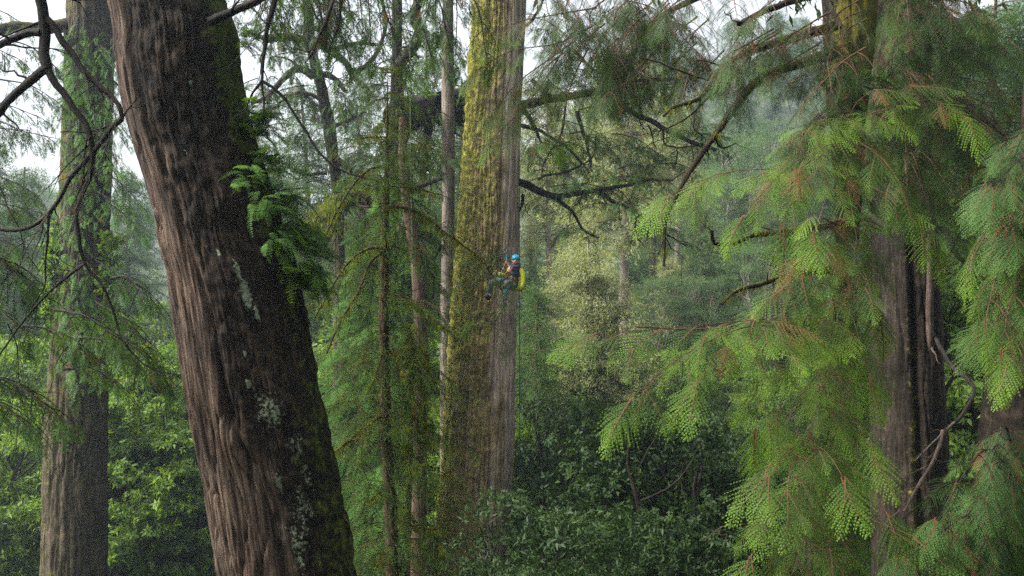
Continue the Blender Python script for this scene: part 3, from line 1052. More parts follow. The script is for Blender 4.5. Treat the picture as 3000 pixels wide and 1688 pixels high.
# the boughs that reach over at the upper side
for k in range(46):
    x0, y0 = g.uniform(300, 1050), g.uniform(-60, 1000)
    if x0 > 700 and g.random() < .45:
        continue
    st_ = C3(x0, y0, g.uniform(25.5, 29))
    e = st_ + np.array([g.uniform(-.6, 1.6), g.uniform(-.6, .6), g.uniform(-.7, .1)])
    bough(L, W, [st_, (st_ + e) / 2 + UP * .12, e], .02, .006, g, 9, .9, .32, .15, .4, tone=(.1, .8))
cr = part('crown', L.acc(), M['leaf_dark'], giant)
part('branchwork', W, M['limb_dark'], cr)
# moss cushions standing proud of the giant trunk
L = Leaves('tuft')
for k in range(1300):
    y = g.uniform(0, 1449)
    f_ = np.clip(abs(g.normal(0, .22)), 0, .6)
    e = np.array(EG)
    xl, xr = np.interp(y, e[:, 0], e[:, 1]), np.interp(y, e[:, 0], e[:, 2])
    r = (xr - xl) / 2 / 100.2
    cx = Q((xl + xr) / 2, y, 25)
    ct = 2 * f_ - 1
    pos = cx + np.array([ct * r, -math.sqrt(max(0, 1 - ct * ct)) * r, 0])
    L.put(pos, nrm([ct, -.5, 0]), UP, g.uniform(.04, .15), g.random())
part('moss', L.acc(), M['moss_hang'], giant)

# ================================================================== slim grey trunk
ES = [(-20, 1113, 1140), (150, 1111, 1141), (300, 1110, 1144), (450, 1111, 1145), (600, 1110, 1143), (700, 1109, 1141), (850, 1107, 1139), (1000, 1106, 1139), (1449, 1108, 1146)]
acc, base = trunk(ES, 26.6, ridge_r(.012, .03, 14), 80, 500, mask=lambda A: dict(
    m1=sst(.5, .8, A['f']) * .7, m2=.25 + .35 * fbm(A['bco'] * np.array([6, 6, .8]), 3) + .2 * sst(700, 1100, A['y']), m3=.35 + .55 * fbm(A['bco'] * np.array([9, 9, 1.8]) + 8, 3)))
slim = thing('slim_tree', 'slim grey-pink trunk blotched with pale lichen, close beside the giant mossy trunk', 'tree', base)
part('trunk', acc, M['bark_grey'], slim, True)
L, W = Leaves('mid'), Acc()
for k in range(9):
    y0 = g.uniform(-60, 160)
    st_, en = Q(1127, y0, 26.6), Q(1127 + g.uniform(-90, 70), y0 + g.uniform(20, 80), g.uniform(25.6, 27))
    bough(L, W, [st_, (st_ + en) / 2 + UP * .1, en], .015, .005, g, 7, .7, .3, .18, .5, tone=(.1, .6))
cr = part('crown', L.acc(), M['leaf_dark'], slim)
part('branchwork', W, M['limb_dark'], cr)

# ================================================================== young mossy hemlock in front
EY = [(170, 974, 977), (300, 970, 978), (430, 966, 979), (520, 962, 978), (600, 958, 976), (700, 956, 978), (800, 953, 977), (900, 954, 979), (1000, 955, 982), (1100, 957, 986), (1200, 963, 992), (1300, 967, 1000), (1449, 969, 1004)]
acc, base = trunk(EY, 12.0, ridge_r(.008, .03, 14), 60, 520, top_extra=.6, mask=lambda A: dict(
    m1=.5, m2=.42 + .45 * fbm(A['bco'] * np.array([10, 10, 2]), 3) * sst(1250, 700, A['y']) - .25 * sst(850, 1000, A['y']), m3=.45 * fbm(A['bco'] * np.array([14, 14, 4]), 3)))
young = thing('hemlock_tree', 'young thin hemlock with bare mossy lower limbs and yellow moss fringes', 'tree', base)
part('trunk', acc, M['bark_brown'], young, True)
C6 = lambda x, y, d: P(700 + x * .5827, 844 + y * .5827, d)
Lm = Leaves('tuft')
L, W = Leaves('needle'), Acc()
g = np.random.default_rng(41)
YL = [([C2(740, 835, 12), C2(660, 850, 11.8), C2(600, 900, 11.6), C2(540, 980, 11.4), C2(480, 1090, 11.2), C2(420, 1220, 11)], .018, .008, 50),
      ([C2(748, 938, 12), C2(690, 938, 11.8), C2(620, 930, 11.6)], .014, .006, 22),
      ([C2(750, 938, 12), C2(870, 945, 11.8), C2(960, 965, 11.7), C2(1060, 1000, 11.6)], .013, .005, 20),
      ([C2(745, 1033, 12), C2(840, 1048, 11.8), C2(940, 1090, 11.7), C2(1040, 1170, 11.6), C2(1130, 1240, 11.5), C2(1235, 1320, 11.4)], .020, .011, 110),
      ([C2(1235, 1320, 11.4), P(1437, 800, 11.4), P(1470, 850, 11.4), P(1476, 895, 11.4), P(1440, 960, 11.4), P(1425, 1000, 11.4)], .008, .003, 6),
      ([P(1418, 770, 11.4), P(1440, 758, 11.4), P(1482, 752, 11.4)], .005, .002, 0), ([P(1425, 785, 11.4), P(1448, 775, 11.4), P(1460, 755, 11.4)], .004, .002, 0),
      ([C2(735, 1243, 12), C2(640, 1255, 11.8), C2(560, 1310, 11.6), C2(470, 1440, 11.5), C6(380, 150, 11.4)], .018, .008, 45),
      ([C2(735, 1260, 12), C2(660, 1320, 11.7), C2(610, 1449, 11.5), C6(500, 190, 11.3), C6(440, 330, 11.2)], .020, .010, 70),
      ([C6(730, 635, 12), C6(640, 690, 11.8), C6(560, 760, 11.6), C6(470, 835, 11.4)], .026, .015, 80),
      ([C6(760, 700, 12), C6(850, 715, 11.8), C6(920, 760, 11.7), C6(1000, 840, 11.6)], .016, .008, 60),
      ([C6(745, 1015, 12), C6(690, 1040, 11.8), C6(650, 1075, 11.7)], .010, .005, 20),
      ([C6(785, 1160, 12), C6(830, 1165, 11.8), C6(880, 1200, 11.7), C6(960, 1205, 11.6), C6(1050, 1220, 11.5)], .016, .008, 60),
      ([C6(760, 320, 12), C6(800, 335, 11.8), C6(870, 385, 11.7)], .012, .006, 25),
      ([C6(740, 20, 12), C6(860, 60, 11.8), C6(940, 130, 11.7), C6(1010, 180, 11.6), C6(1080, 240, 11.5)], .016, .010, 90),
      ([C6(930, 300, 11.6), C6(945, 420, 11.6), C6(935, 600, 11.6), C6(930, 740, 11.6)], .012, .008, 90),
      ([C6(740, 260, 12), C6(690, 430, 11.8), C6(660, 510, 11.7)], .010, .005, 45),
      ([C6(770, 330, 12), C6(850, 310, 11.8), C6(930, 300, 11.6)], .012, .011, 40),
      ([C6(760, 480, 12), C6(700, 620, 11.7), C6(640, 700, 11.5), C6(620, 880, 11.4), C6(660, 1010, 11.4)], .010, .004, 20),
      ([C6(790, 1290, 12), C6(740, 1340, 11.8), C6(690, 1400, 11.6)], .014, .008, 45),
      ([C2(745, 690, 12), C2(680, 690, 11.8), C2(580, 700, 11.6)], .010, .004, 18), ([C2(750, 690, 12), C2(850, 685, 11.8), C2(1000, 760, 11.6), C2(1100, 800, 11.5)], .009, .003, 14),
      ([C2(755, 790, 12), C2(830, 780, 11.8), C2(960, 800, 11.6)], .008, .003, 10), ([C2(745, 870, 12), C2(700, 920, 11.8), C2(690, 1000, 11.6)], .007, .003, 16)]
for pts, r0, r1, nt in YL:
    o_l, p = limb(young, pts, r0, r1, 'limb_moss', 7)
    tufts(Lm, p, g, nt, .085, .012)
    for k in range(5):
        i = g.integers(6, 26)
        e = p[i] + np.array([g.normal() * .35, g.normal() * .3, g.uniform(-.35, .1)])
        bough(L, W, [p[i], (p[i] + e) / 2 + UP * .03, e], .005, .002, g, 4, .3, .17, .09, .5, tone=(.2, .9), ns=3, npt=6, twig_r=.002)
trk = smooth_path([Q((a_ + b_2) / 2, y, 12) for y, a_, b_2 in EY], 120)
for k in range(150):
    q = trk[int(np.clip(g.normal(52, 30), 0, 119))] + np.array([g.normal() * .05, -abs(g.normal() * .05), 0])
    Lm.put(q, nrm(g.normal(size=3)), UP, g.uniform(.03, .10), g.random())
for k in range(135):                         # whorled needle boughs up the stem
    t = g.random() ** .8
    i = int(t * 119)
    az = g.uniform(0, 2 * math.pi)
    ln = np.interp(t, [0, .15, .4, .8, 1], [.25, .7, .9, 1.15, .95]) * g.uniform(.5, 1.2)
    e = trk[i] + np.array([math.cos(az), math.sin(az) * .8, g.uniform(-.55, .05)]) * ln
    bough(L, W, [trk[i], (trk[i] + e) / 2 + UP * .07 * ln, e], .007, .002, g, int(6 + 5 * ln), .42, .17, .085, .55, t0=.3, tone=(.0, .8), ns=3, npt=8, twig_r=.002)
for k in range(44):                          # lower drooping boughs towards the giant trunk
    y0 = g.uniform(760, 1330)
    st_, en = Q(g.uniform(985, 1050), y0, 11.8), Q(g.uniform(1010, 1125), y0 + g.uniform(20, 120), g.uniform(11.2, 11.9))
    bough(L, W, [st_, (st_ + en) / 2 + UP * .05, en], .006, .002, g, 8, .34, .16, .085, .6, tone=(.1, .9), ns=3, npt=8, twig_r=.002)
    pm = smooth_path([st_, (st_ + en) / 2 + UP * .05, en], 26)
    tufts(Lm, pm, g, 9, .08, .015)
cr = part('crown', L.acc(), M['leaf_hemlock'], young)
part('branchwork', W, M['limb_moss'], cr)
part('moss', Lm.acc(), M['moss_hang'], young)

# ================================================================== fern clad tree behind it
EF = [(140, 985, 1012), (260, 978, 1018), (400, 970, 1020), (600, 955, 1022), (800, 942, 1030), (1000, 935, 1035), (1200, 925, 1040), (1449, 915, 1048)]
QF = lambda x, y, d: Q(x, y, d * 1.263)
acc, base = trunk(EF, 24.0, ridge_r(.03, .06, 8), 100, 320, top_extra=7, mask=lambda A: dict(m1=1.0, m2=.35 + .3 * fbm(A['bco'] * 3, 3), m3=0 * A['f']))
clad = thing('fern_clad_tree', 'dark trunk behind the hemlock with one huge level limb reaching the giant trunk', 'tree', base)
part('trunk', acc, M['bark_black'], clad, True)
limb(clad, [QF(990, 300, 19.2), QF(1030, 286, 20.4), QF(1060, 278, 21.7), QF(1095, 277, 22.3), QF(1130, 284, 22.6), QF(1172, 290, 23)], 0.328, 0.404, 'limb_dark', 24, label='huge black level limb', npt=60, wob=.5)
limb(clad, [QF(1110, 246, 21.4), QF(1140, 236, 22), QF(1178, 248, 23)], 0.177, 0.126, 'limb_dark', 10)
limb(clad, [QF(975, 520, 19), QF(890, 500, 18.6), QF(848, 508, 18.3), QF(815, 540, 18), QF(775, 578, 17.8)], 0.215, 0.126, 'limb_moss', 12, label='broken limb padded with yellow moss')
limb(clad, [QF(860, 520, 18.4), QF(845, 555, 18.3), QF(815, 620, 18.2)], 0.126, 0.063, 'limb_dark', 10)
limb(clad, [QF(1078, 300, 20), QF(1080, 350, 20.2), QF(1070, 430, 20.4)], 0.126, 0.076, 'limb_dark', 10)
limb(clad, [QF(990, 180, 19), QF(1015, 150, 19), QF(1045, 105, 19), QF(1040, 40, 19), QF(1060, -40, 19)], 0.152, 0.114, 'limb_dark', 10)
Lm = Leaves('tuft')
p = smooth_path([QF(890, 497, 18.5), QF(848, 502, 18.2), QF(815, 532, 17.9), QF(775, 574, 17.7)], 26)
tufts(Lm, p, g, 240, .22, .08)
p = smooth_path([QF(940, 330, 18.8), QF(990, 290, 18.8), QF(1030, 262, 19)], 26)
tufts(Lm, p, g, 50, .18, .07)
part('moss', Lm.acc(), M['moss_hang'], clad)
Lm = Leaves('tuft')
p = smooth_path([QF(1030, 308, 20.2), QF(1060, 308, 21.6), QF(1095, 312, 22.1), QF(1130, 318, 22.4), QF(1155, 320, 22.7)], 40)
tufts(Lm, p, g, 90, .18, .10)
part('root_fringe', Lm.acc(), M['bark_black'], clad)
L, W = Leaves('mid'), Acc()
for k in range(16):
    y0 = g.uniform(20, 420)
    st_, en = QF(990, y0, 19), QF(990 + g.uniform(-170, 150), y0 + g.uniform(0, 90), g.uniform(17.8, 20))
    bough(L, W, [st_, (st_ + en) / 2 + UP * .2, en], .02, .006, g, 9, .85, .34, .18, .5, tone=(.05, .7))
cr = part('crown', L.acc(), M['leaf_dark'], clad)
part('branchwork', W, M['limb_dark'], cr)
# climbing ferns that clothe it
t = thing('climbing_fern', 'thick curtain of broad green fern fronds clothing the dark trunk behind the young hemlock', 'fern', QF(980, 1449, 18.3))
L = Leaves('fern')
for k in range(900):
    y = 460 + 1000 * g.random() ** .9
    w = np.interp(y, [460, 560, 800, 1000, 1250, 1460], [30, 65, 95, 110, 85, 70])
    x = np.interp(y, [460, 800, 1000, 1460], [985, 975, 945, 930]) + g.uniform(-1, 1) * w
    out = np.array([(x - 985) / 90, -1.2, 0])
    f = nrm(nrm(out) + np.array([g.normal() * .5, g.normal() * .3, g.uniform(-.9, .25)]))
    rr_ = .5 - .3 * abs(x - 985) / 110
    L.put(QF(x, y, 19 - rr_ - g.uniform(0, .3)), f, nrm(UP + np.array([0, -.8, 0]) + g.normal(size=3) * .25), g.uniform(.50, .92), np.clip(g.normal(.6, .3), 0, 1))
part('foliage', L.acc(), M['leaf_fern_dark'], t)
# ferns on the level limb
for x, y, d, n_, s, lab in ((1026, 262, 20.0, 10, .36, 'fern tuft on the black level limb, nearest the dark trunk'),
                            (1075, 250, 21.6, 14, .44, 'leafy fern tuft on the black level limb beside the slim grey trunk'),
                            (1160, 262, 22.6, 8, .42, 'bright fern in the gap between the slim grey trunk and the giant trunk'),
                            (868, 492, 18.2, 12, .4, 'small fern tuft topping the broken mossy limb')):
    fern_clump(QF(x, y, d), nrm((.1, -.9, .2)), n_, s, g, lab, 'ferns growing on limbs', 'leaf_fern', 1.2)

# ================================================================== brown stem
EB = [(330, 1002, 1024), (400, 1001, 1026), (480, 1008, 1036), (540, 1014, 1044), (625, 1028, 1060), (710, 1036, 1068), (850, 1042, 1076), (1000, 1040, 1076), (1449, 1030, 1072)]
acc, base = trunk(EB, 22.0, ridge_r(.012, .04, 10), 70, 360, top_extra=.3, mask=lambda A: dict(m1=.2 + .4 * A['f'], m2=.3 * fbm(A['bco'] * 4, 2), m3=.5 * fbm(A['bco'] * 7, 2) + .3 * sst(.4, .1, A['f'])))
brown = thing('brown_tree', 'smooth red-brown curving trunk between the young hemlock and the slim grey trunk', 'tree', base)
part('trunk', acc, M['bark_brown'], brown, True)
limb(brown, [Q(1030, 482, 22), Q(1045, 470, 22), Q(1068, 462, 22), Q(1110, 450, 22)], .075, .05, 'limb_dark', 9)
limb(brown, [Q(1040, 568, 22), Q(1060, 558, 22), Q(1085, 568, 22), Q(1110, 592, 22)], .04, .03, 'limb_dark', 8)
limb(brown, [Q(1110, 615, 23), Q(1095, 645, 23), Q(1075, 665, 23), Q(1090, 700, 23), Q(1092, 735, 23), Q(1060, 790, 22.2)], .03, .02, 'limb_dark', 8)
L, W = Leaves('mid'), Acc()
for k in range(16):
    y0 = g.uniform(250, 900)
    st_, en = Q(1035, y0, 22.2), Q(1035 + g.uniform(-40, 90), y0 + g.uniform(0, 90), g.uniform(22, 24))
    bough(L, W, [st_, (st_ + en) / 2 + UP * .1, en], .014, .005, g, 7, .6, .32, .18, .5, tone=(.1, .8))
cr = part('crown', L.acc(), M['leaf_dark'], brown)
part('branchwork', W, M['limb_dark'], cr)

# ================================================================== gnarled tree against the sky
EK = [(90, 770, 792), (140, 774, 800), (200, 788, 816), (260, 801, 831), (320, 812, 844), (390, 822, 852), (450, 830, 860), (600, 836, 870), (900, 838, 876), (1449, 836, 884)]
acc, base = trunk(EK, 29.0, ridge_r(.04, .12, 5), 80, 320, top_extra=3, mask=lambda A: dict(m1=.6, m2=.35 + .4 * fbm(A['bco'] * 2, 3), m3=.4 * fbm(A['bco'] * 4, 3)))
knar = thing('gnarled_tree', 'gnarled tree with arching twisted limbs and lacy foliage against the white sky', 'tree', base)
part('trunk', acc, M['bark_left'], knar, True)
KL = [(((375, 385), (330, 355), (290, 350), (220, 400), (150, 480), (60, 520)), .13, .05), (((405, 380), (440, 385), (480, 400), (545, 465)), .11, .05),
      (((120, 200), (150, 195), (270, 195), (380, 215), (480, 280), (560, 380), (650, 465)), .13, .08), (((365, 260), (340, 180), (345, 80), (360, -60)), .12, .08),
      (((430, 520), (360, 470), (280, 470), (200, 520)), .07, .03), (((455, 640), (540, 610), (640, 560)), .07, .03), (((470, 790), (560, 850), (640, 880), (760, 930)), .10, .06),
      (((440, 870), (350, 880), (260, 860)), .06, .03), (((480, 250), (600, 220), (720, 230)), .08, .04), (((560, 380), (640, 330), (700, 250), (740, 120), (720, 0)), .08, .05),
      (((330, 355), (250, 300), (180, 280)), .05, .02)]
L, W = Leaves('mid'), Acc()
g = np.random.default_rng(51)
for pts, r0, r1 in KL:
    o_l, p = limb(knar, [C2(x, y, 28.6) for x, y in pts], r0, r1, 'limb_moss', 9)
    ln = np.linalg.norm(np.diff(p, axis=0), axis=1).sum()
    for k in range(int(ln * 2.8)):
        i = int(g.uniform(.1, 1) * 25)
        e = p[i] + np.array([g.normal() * .8, g.normal() * .9, g.uniform(-1.0, .5)])
        bough(L, W, [p[i], (p[i] + e) / 2 + UP * .1, e], .018, .005, g, 7, .8, .29, .15, .6, tone=(.05, .7), ns=4, npt=8, hang=.9)
for k in range(52):
    q = C2(g.uniform(20, 950), g.uniform(-60, 1000), g.uniform(27, 31))
    e = q + np.array([g.normal() * .9, g.normal() * .5, g.uniform(-.9, .1)])
    bough(L, W, [q, (q + e) / 2 + UP * .15, e], .02, .006, g, 9, .85, .30, .15, .6, tone=(.05, .7), hang=.9)
cr = part('crown', L.acc(), M['leaf_dark'], knar)
part('branchwork', W, M['limb_dark'], cr)

# ================================================================== two dark trunks on the other side, and their drooping cypress boughs
EA = [(-20, 2068, 2200), (100, 2072, 2200), (180, 2076, 2190), (260, 2085, 2180), (400, 2095, 2175), (600, 2098, 2160), (800, 2102, 2158), (1000, 2104, 2156), (1200, 2106, 2160), (1449, 2108, 2166)]
acc, base = trunk(EA, 13.0, ridge_r(.03, .08, 8), 160, 520, mask=lambda A: dict(
    m1=np.clip(sst(120, 330, A['y']) + sst(.0, .3, fbm(A['bco'] * np.array([3, 3, .6]), 3) - .42), 0, 1), m2=.35 + .75 * sst(340, 160, A['y']) * sst(.0, .3, A['f']) + .25 * fbm(A['bco'] * 3, 3) - .2 * sst(500, 800, A['y']), m3=.4 * fbm(A['bco'] * 6, 2)))
cyp = thing('cypress_tree', 'old cypress with a golden-moss upper trunk and long drooping boughs of bright green fronds', 'tree', base)
part('trunk', acc, M['bark_black'], cyp, True)
EBB = [(-20, 2200, 2335), (150, 2200, 2335), (300, 2200, 2338), (500, 2195, 2348), (700, 2190, 2362), (900, 2190, 2372), (1100, 2192, 2380), (1300, 2194, 2384), (1449, 2194, 2390)]


def right_r(A):
    r = ridge_r(.05, .10, 5)(A)
    return r - np.exp(-((A['f'] - np.interp(A['y'], [0, 600, 1449], [.2, .42, .45])) / .05) ** 2) * .14 * A['front'] - np.exp(-((A['f'] - .72) / .08) ** 2) * .10 * A['front'] * sst(600, 800, A['y'])


acc, base = trunk(EBB, 17.0, right_r, 200, 560, mask=lambda A: dict(
    m1=.72 + .28 * sst(-.05, .06, A['f'] - np.interp(A['y'], [0, 600, 1449], [.2, .42, .45]) + (fbm(A['bco'] * np.array([4, 4, .5]), 3) - .5) * .3), m2=.22 + .3 * fbm(A['bco'] * np.array([3, 3, .8]), 3) + .35 * np.exp(-((A['f'] - .38) / .07) ** 2),
    m3=.42 * fbm(A['bco'] * np.array([5, 5, 1.5]) + 3, 3) + .15 * sst(.4, .1, A['f'])))
blk = thing('black_tree', 'thick dark trunk with black hollow face and paler strip, behind the drooping cypress boughs', 'tree', base)
part('trunk', acc, M['bark_black'], blk, True)
limb(blk, [Q(2330, 1060, 16.75), Q(2336, 860, 16.42), Q(2339, 720, 16.3), Q(2340, 600, 16.25), Q(2342, 500, 16.2), Q(2340, 440, 16.1), Q(2365, 385, 16), Q(2405, 325, 15.9), Q(2450, 270, 15.8)], .07, .05, 'limb_lichen', 10)
limb(blk, [Q(2345, 570, 16.4), Q(2375, 580, 16.2), Q(2395, 605, 16), Q(2410, 640, 15.9), Q(2440, 665, 15.8), Q(2500, 665, 15.7), Q(2580, 620, 15.6)], .05, .03, 'limb_dark', 9)
limb(blk, [Q(2335, 815, 16.75), Q(2366, 880, 16.1), Q(2405, 935, 15.5), Q(2450, 975, 15), Q(2430, 1030, 14.7), Q(2395, 1070, 14.5), Q(2370, 1085, 14.4)], .036, .028, 'limb_dark', 10)
limb(blk, [Q(2372, 1083, 14.4), Q(2352, 1150, 14.2), Q(2310, 1220, 14), Q(2272, 1288, 13.8)], .030, .018, 'limb_lichen', 9, label='pale lichen covered branch')
limb(blk, [Q(2400, 1062, 14.5), Q(2350, 1110, 14.3), Q(2300, 1160, 14.2)], .018, .010, 'limb_lichen', 8)
limb(blk, [Q(2345, 1070, 16.4), Q(2390, 960, 17), Q(2450, 900, 17.5), Q(2530, 870, 18)], .04, .03, 'limb_dark', 8)

AL = [([Q(2110, 60, 12.6), C3(1370, 260, 12.4), C3(1260, 320, 12.2), C3(1190, 380, 12), C3(1140, 470, 11.9), C3(1090, 500, 11.8), C3(1000, 530, 11.7), C3(955, 560, 11.6), C3(932, 585, 11.6)], .075, .018, 'limb_moss', 90),
      ([Q(2105, 130, 12.6), C3(1380, 430, 12.2), C3(1290, 540, 12), C3(1220, 640, 11.8), C3(1160, 720, 11.7), C3(1110, 800, 11.6), C3(1040, 900, 11.5), C3(990, 1000, 11.4), C3(950, 1080, 11.3), C3(935, 1180, 11.2), C3(935, 1340, 11.2)], .075, .014, 'limb_moss', 110),
      ([C3(1370, 280, 12.3), C3(1250, 420, 12), C3(1150, 500, 11.9), C3(1080, 570, 11.8), C3(970, 640, 11.7), C3(850, 672, 11.6)], .022, .006, 'limb_dark', 10),
      ([Q(2115, 560, 12.8), Q(2060, 570, 12.5), C3(1370, 1190, 12.3), C3(1280, 1215, 12.1), C3(1200, 1210, 12), C3(1178, 1160, 11.9)], .055, .022, 'limb_moss', 50),
      ([Q(2110, 680, 12.8), Q(2000, 690, 12.3), Q(1940, 705, 12), Q(1890, 720, 11.9), Q(1845, 735, 11.7), Q(1815, 765, 11.6)], .06, .015, 'limb_moss', 60),
      ([C3(1190, 690, 11.8), C3(1215, 740, 11.8), C3(1300, 720, 11.8)], .018, .006, 'limb_dark', 4),
      ([C3(1090, 600, 11.8), C3(1085, 640, 11.8), C3(1140, 690, 11.8)], .010, .004, 'limb_dark', 4),
      ([Q(2110, -60, 12.6), Q(2060, -20, 12), Q(1960, 15, 11.6), Q(1900, 40, 11.4), Q(1860, 60, 11)], .06, .03, 'limb_dark', 20),
      ([Q(2110, -160, 12.6), Q(1900, -60, 13), Q(1700, 20, 13.5), Q(1640, 60, 13.6), Q(1590, 150, 13.8), Q(1560, 240, 14)], .07, .02, 'limb_dark', 20),
      ([C3(810, 290, 12), C3(900, 310, 12), C3(1000, 350, 12), C3(1080, 380, 12), C3(1150, 400, 12), C3(1250, 420, 12)], .010, .014, 'limb_dark', 4),
      ([Q(2090, 830, 12.8), Q(1995, 815, 11), Q(1870, 812, 9.6), Q(1790, 828, 9), Q(1700, 828, 8.8), Q(1600, 822, 8.6)], .022, .006, 'limb_red', 0),
      ([Q(2095, 1340, 12.8), Q(1990, 1330, 11), Q(1870, 1320, 9.8), Q(1800, 1335, 9.2), Q(1770, 1362, 9)], .014, .004, 'limb_red', 0),
      ([Q(2110, 700, 12.6), Q(2090, 830, 12), Q(2060, 1000, 11.4), Q(2050, 1150, 11), Q(2040, 1300, 10.6), Q(2040, 1500, 10.2)], .045, .03, 'limb_moss', 20)]
Lm = Leaves('tuft')
g = np.random.default_rng(61)
for pts, r0, r1, mt, nt in AL:
    o_l, p = limb(cyp, pts, r0, r1, mt, 9)
    tufts(Lm, p, g, nt, .075, .025)
part('moss', Lm.acc(), M['moss_hang'], cyp)

LB, LO, W = Leaves('fine'), Leaves('fine'), Acc()
BR = [  # bright outer boughs: points (x, y, d), twigs, twig length
    (((2090, 815, 11.5), (1900, 805, 9), (1700, 823, 8.6), (1500, 842, 8.4)), 16, .50), (((2085, 825, 11.5), (1950, 830, 9), (1850, 880, 8.6), (1760, 960, 8.4)), 12, .45),
    (((2000, 820, 9.8), (1800, 850, 8.6), (1680, 920, 8.4), (1590, 1000, 8.3)), 11, .42), (((2060, 830, 10.5), (1960, 850, 8.8), (1920, 950, 8.5), (1900, 1080, 8.4)), 11, .36),
    (((2090, 680, 12), (2020, 690, 9.6), (1960, 740, 9.2), (1900, 800, 9)), 10, .40), (((2100, 640, 12), (2040, 640, 9.6), (1990, 700, 9.2), (1975, 780, 9)), 8, .35),
    (((2110, 600, 12), (2060, 560, 10), (2040, 620, 9.4), (2020, 690, 9.2)), 8, .36), (((2120, 450, 12), (1960, 425, 10.2), (1800, 440, 9.8), (1690, 490, 9.6)), 13, .42),
    (((2120, 430, 12), (2010, 400, 10), (1950, 450, 9.6), (1870, 540, 9.5)), 9, .36), (((2120, 420, 12), (2050, 390, 9.8), (2000, 450, 9.5), (1970, 560, 9.4)), 9, .34),
    (((2130, 470, 12), (2090, 450, 10), (2070, 520, 9.4), (2050, 580, 9.2)), 8, .34), (((2120, 880, 12), (2060, 900, 9.6), (2000, 950, 9), (1960, 1030, 8.8)), 9, .36),
    (((2120, 900, 12), (2090, 930, 9.4), (2060, 1010, 9), (2040, 1080, 8.8)), 9, .34), (((2050, 1110, 10.8), (2010, 1125, 8.6), (1970, 1150, 8.2), (1935, 1195, 8)), 10, .40),
    (((2050, 1100, 10.8), (2050, 1120, 8.8), (2090, 1150, 8.3), (2120, 1200, 8.1)), 9, .34), (((2050, 1140, 10.8), (2010, 1150, 8.6), (1985, 1190, 8.2), (1980, 1230, 8)), 7, .30),
    (((2040, 1230, 10.6), (2120, 1270, 8.8), (2200, 1310, 8.4), (2300, 1350, 8.2)), 11, .36), (((2045, 1230, 10.6), (1980, 1250, 8.6), (1930, 1310, 8.2), (1890, 1400, 8)), 11, .36),
    (((2045, 1270, 10.4), (2030, 1330, 8.8), (2010, 1390, 8.4), (1990, 1450, 8.2)), 9, .32), (((2045, 1290, 10.4), (2070, 1330, 8.8), (2090, 1390, 8.4), (2095, 1460, 8.2)), 9, .32),
    (((2050, 1000, 11), (2100, 1010, 9.4), (2150, 1060, 9), (2190, 1120, 8.8)), 8, .32), (((2110, 760, 12), (2140, 780, 9.8), (2160, 850, 9.4), (2190, 950, 9.2)), 9, .32),
    (((2060, 1160, 10.8), (2100, 1190, 9), (2160, 1230, 8.6), (2230, 1290, 8.4)), 8, .34), (((2110, 640, 12), (2160, 650, 9.8), (2180, 700, 9.5), (2200, 770, 9.4)), 8, .32),
    (((2160, 330, 12), (2130, 300, 10.5), (2170, 240, 10.3), (2290, 215, 10.2)), 9, .34), (((2170, 400, 12), (2180, 370, 10.4), (2220, 400, 10.2), (2270, 470, 10)), 8, .34),
    (((2170, 300, 12), (2250, 270, 10.4), (2350, 250, 10.2), (2420, 290, 10)), 9, .36), (((2180, 500, 12), (2210, 480, 10.2), (2290, 520, 10), (2340, 600, 9.9)), 8, .34),
    (((2130, 330, 12), (2060, 300, 10.6), (2010, 350, 10.2), (2000, 420, 10)), 8, .34), (((1880, 1100, 9.4), (1800, 1110, 9), (1740, 1180, 8.8), (1700, 1230, 8.7)), 0, .3)]
for pts, ns_, sd in BR:
    if ns_:
        bough(LB, W, [Q(*q) for q in pts], .008, .003, g, max(5, ns_ - 2), sd * 1.1, .47, .235, .34, t0=.38, tone=(.1, 1), hang=.35, jit=.35, twig_r=.0028, face=np.array([-.2, -.8, 0]))
for k in range(34):        # older inner boughs
    y0 = g.uniform(330, 1400)
    x0 = np.interp(y0, [330, 800, 1400], [2130, 2100, 2060])
    sd = -1 if g.random() < .5 else 1
    en = (x0 + (g.uniform(25, 80) if sd > 0 else -g.uniform(30, 150)), y0 + g.uniform(30, 140), g.uniform(9.6, 12))
    bough(LO, W, [Q(x0, y0, 12.4), Q((x0 + en[0]) / 2, y0 - 5, en[2] + .5), Q(*en)], .012, .003, g, 9, .45, .30, .16, .6, t0=.2, tone=(.0, .7), hang=.8)
for k in range(26):        # upper boughs, over the misty valley side
    x0, y0 = g.uniform(1830, 2150), g.uniform(-60, 330)
    d = g.uniform(11, 12.5)
    en = (x0 + g.uniform(-120, 40), y0 + g.uniform(30, 120), d - .5)
    if en[0] < 1960 and en[1] > 250:
        continue
    bough(LO, W, [Q(x0 + 50, y0 - 30, d + .3), Q(x0, y0, d), Q(*en)], .014, .004, g, 9, .5, .36, .17, .6, t0=.15, tone=(.0, .6), hang=.8)
for k in range(34):        # the long bough over the top of the giant trunk
    t = g.random()
    x0, y0, d = 1760 - 420 * t + g.uniform(-40, 40), g.uniform(-60, 190), 13.2 + g.uniform(-.8, .9)
    en = (x0 + g.uniform(-90, 60), y0 + g.uniform(40, 120), d - .3)
    bough(LO, W, [Q(x0 + 40, y0 - 40, d + .3), Q(x0, y0, d), Q(*en)], .014, .004, g, 9, .55, .40, .18, .6, t0=.15, tone=(.0, .8), hang=.75)
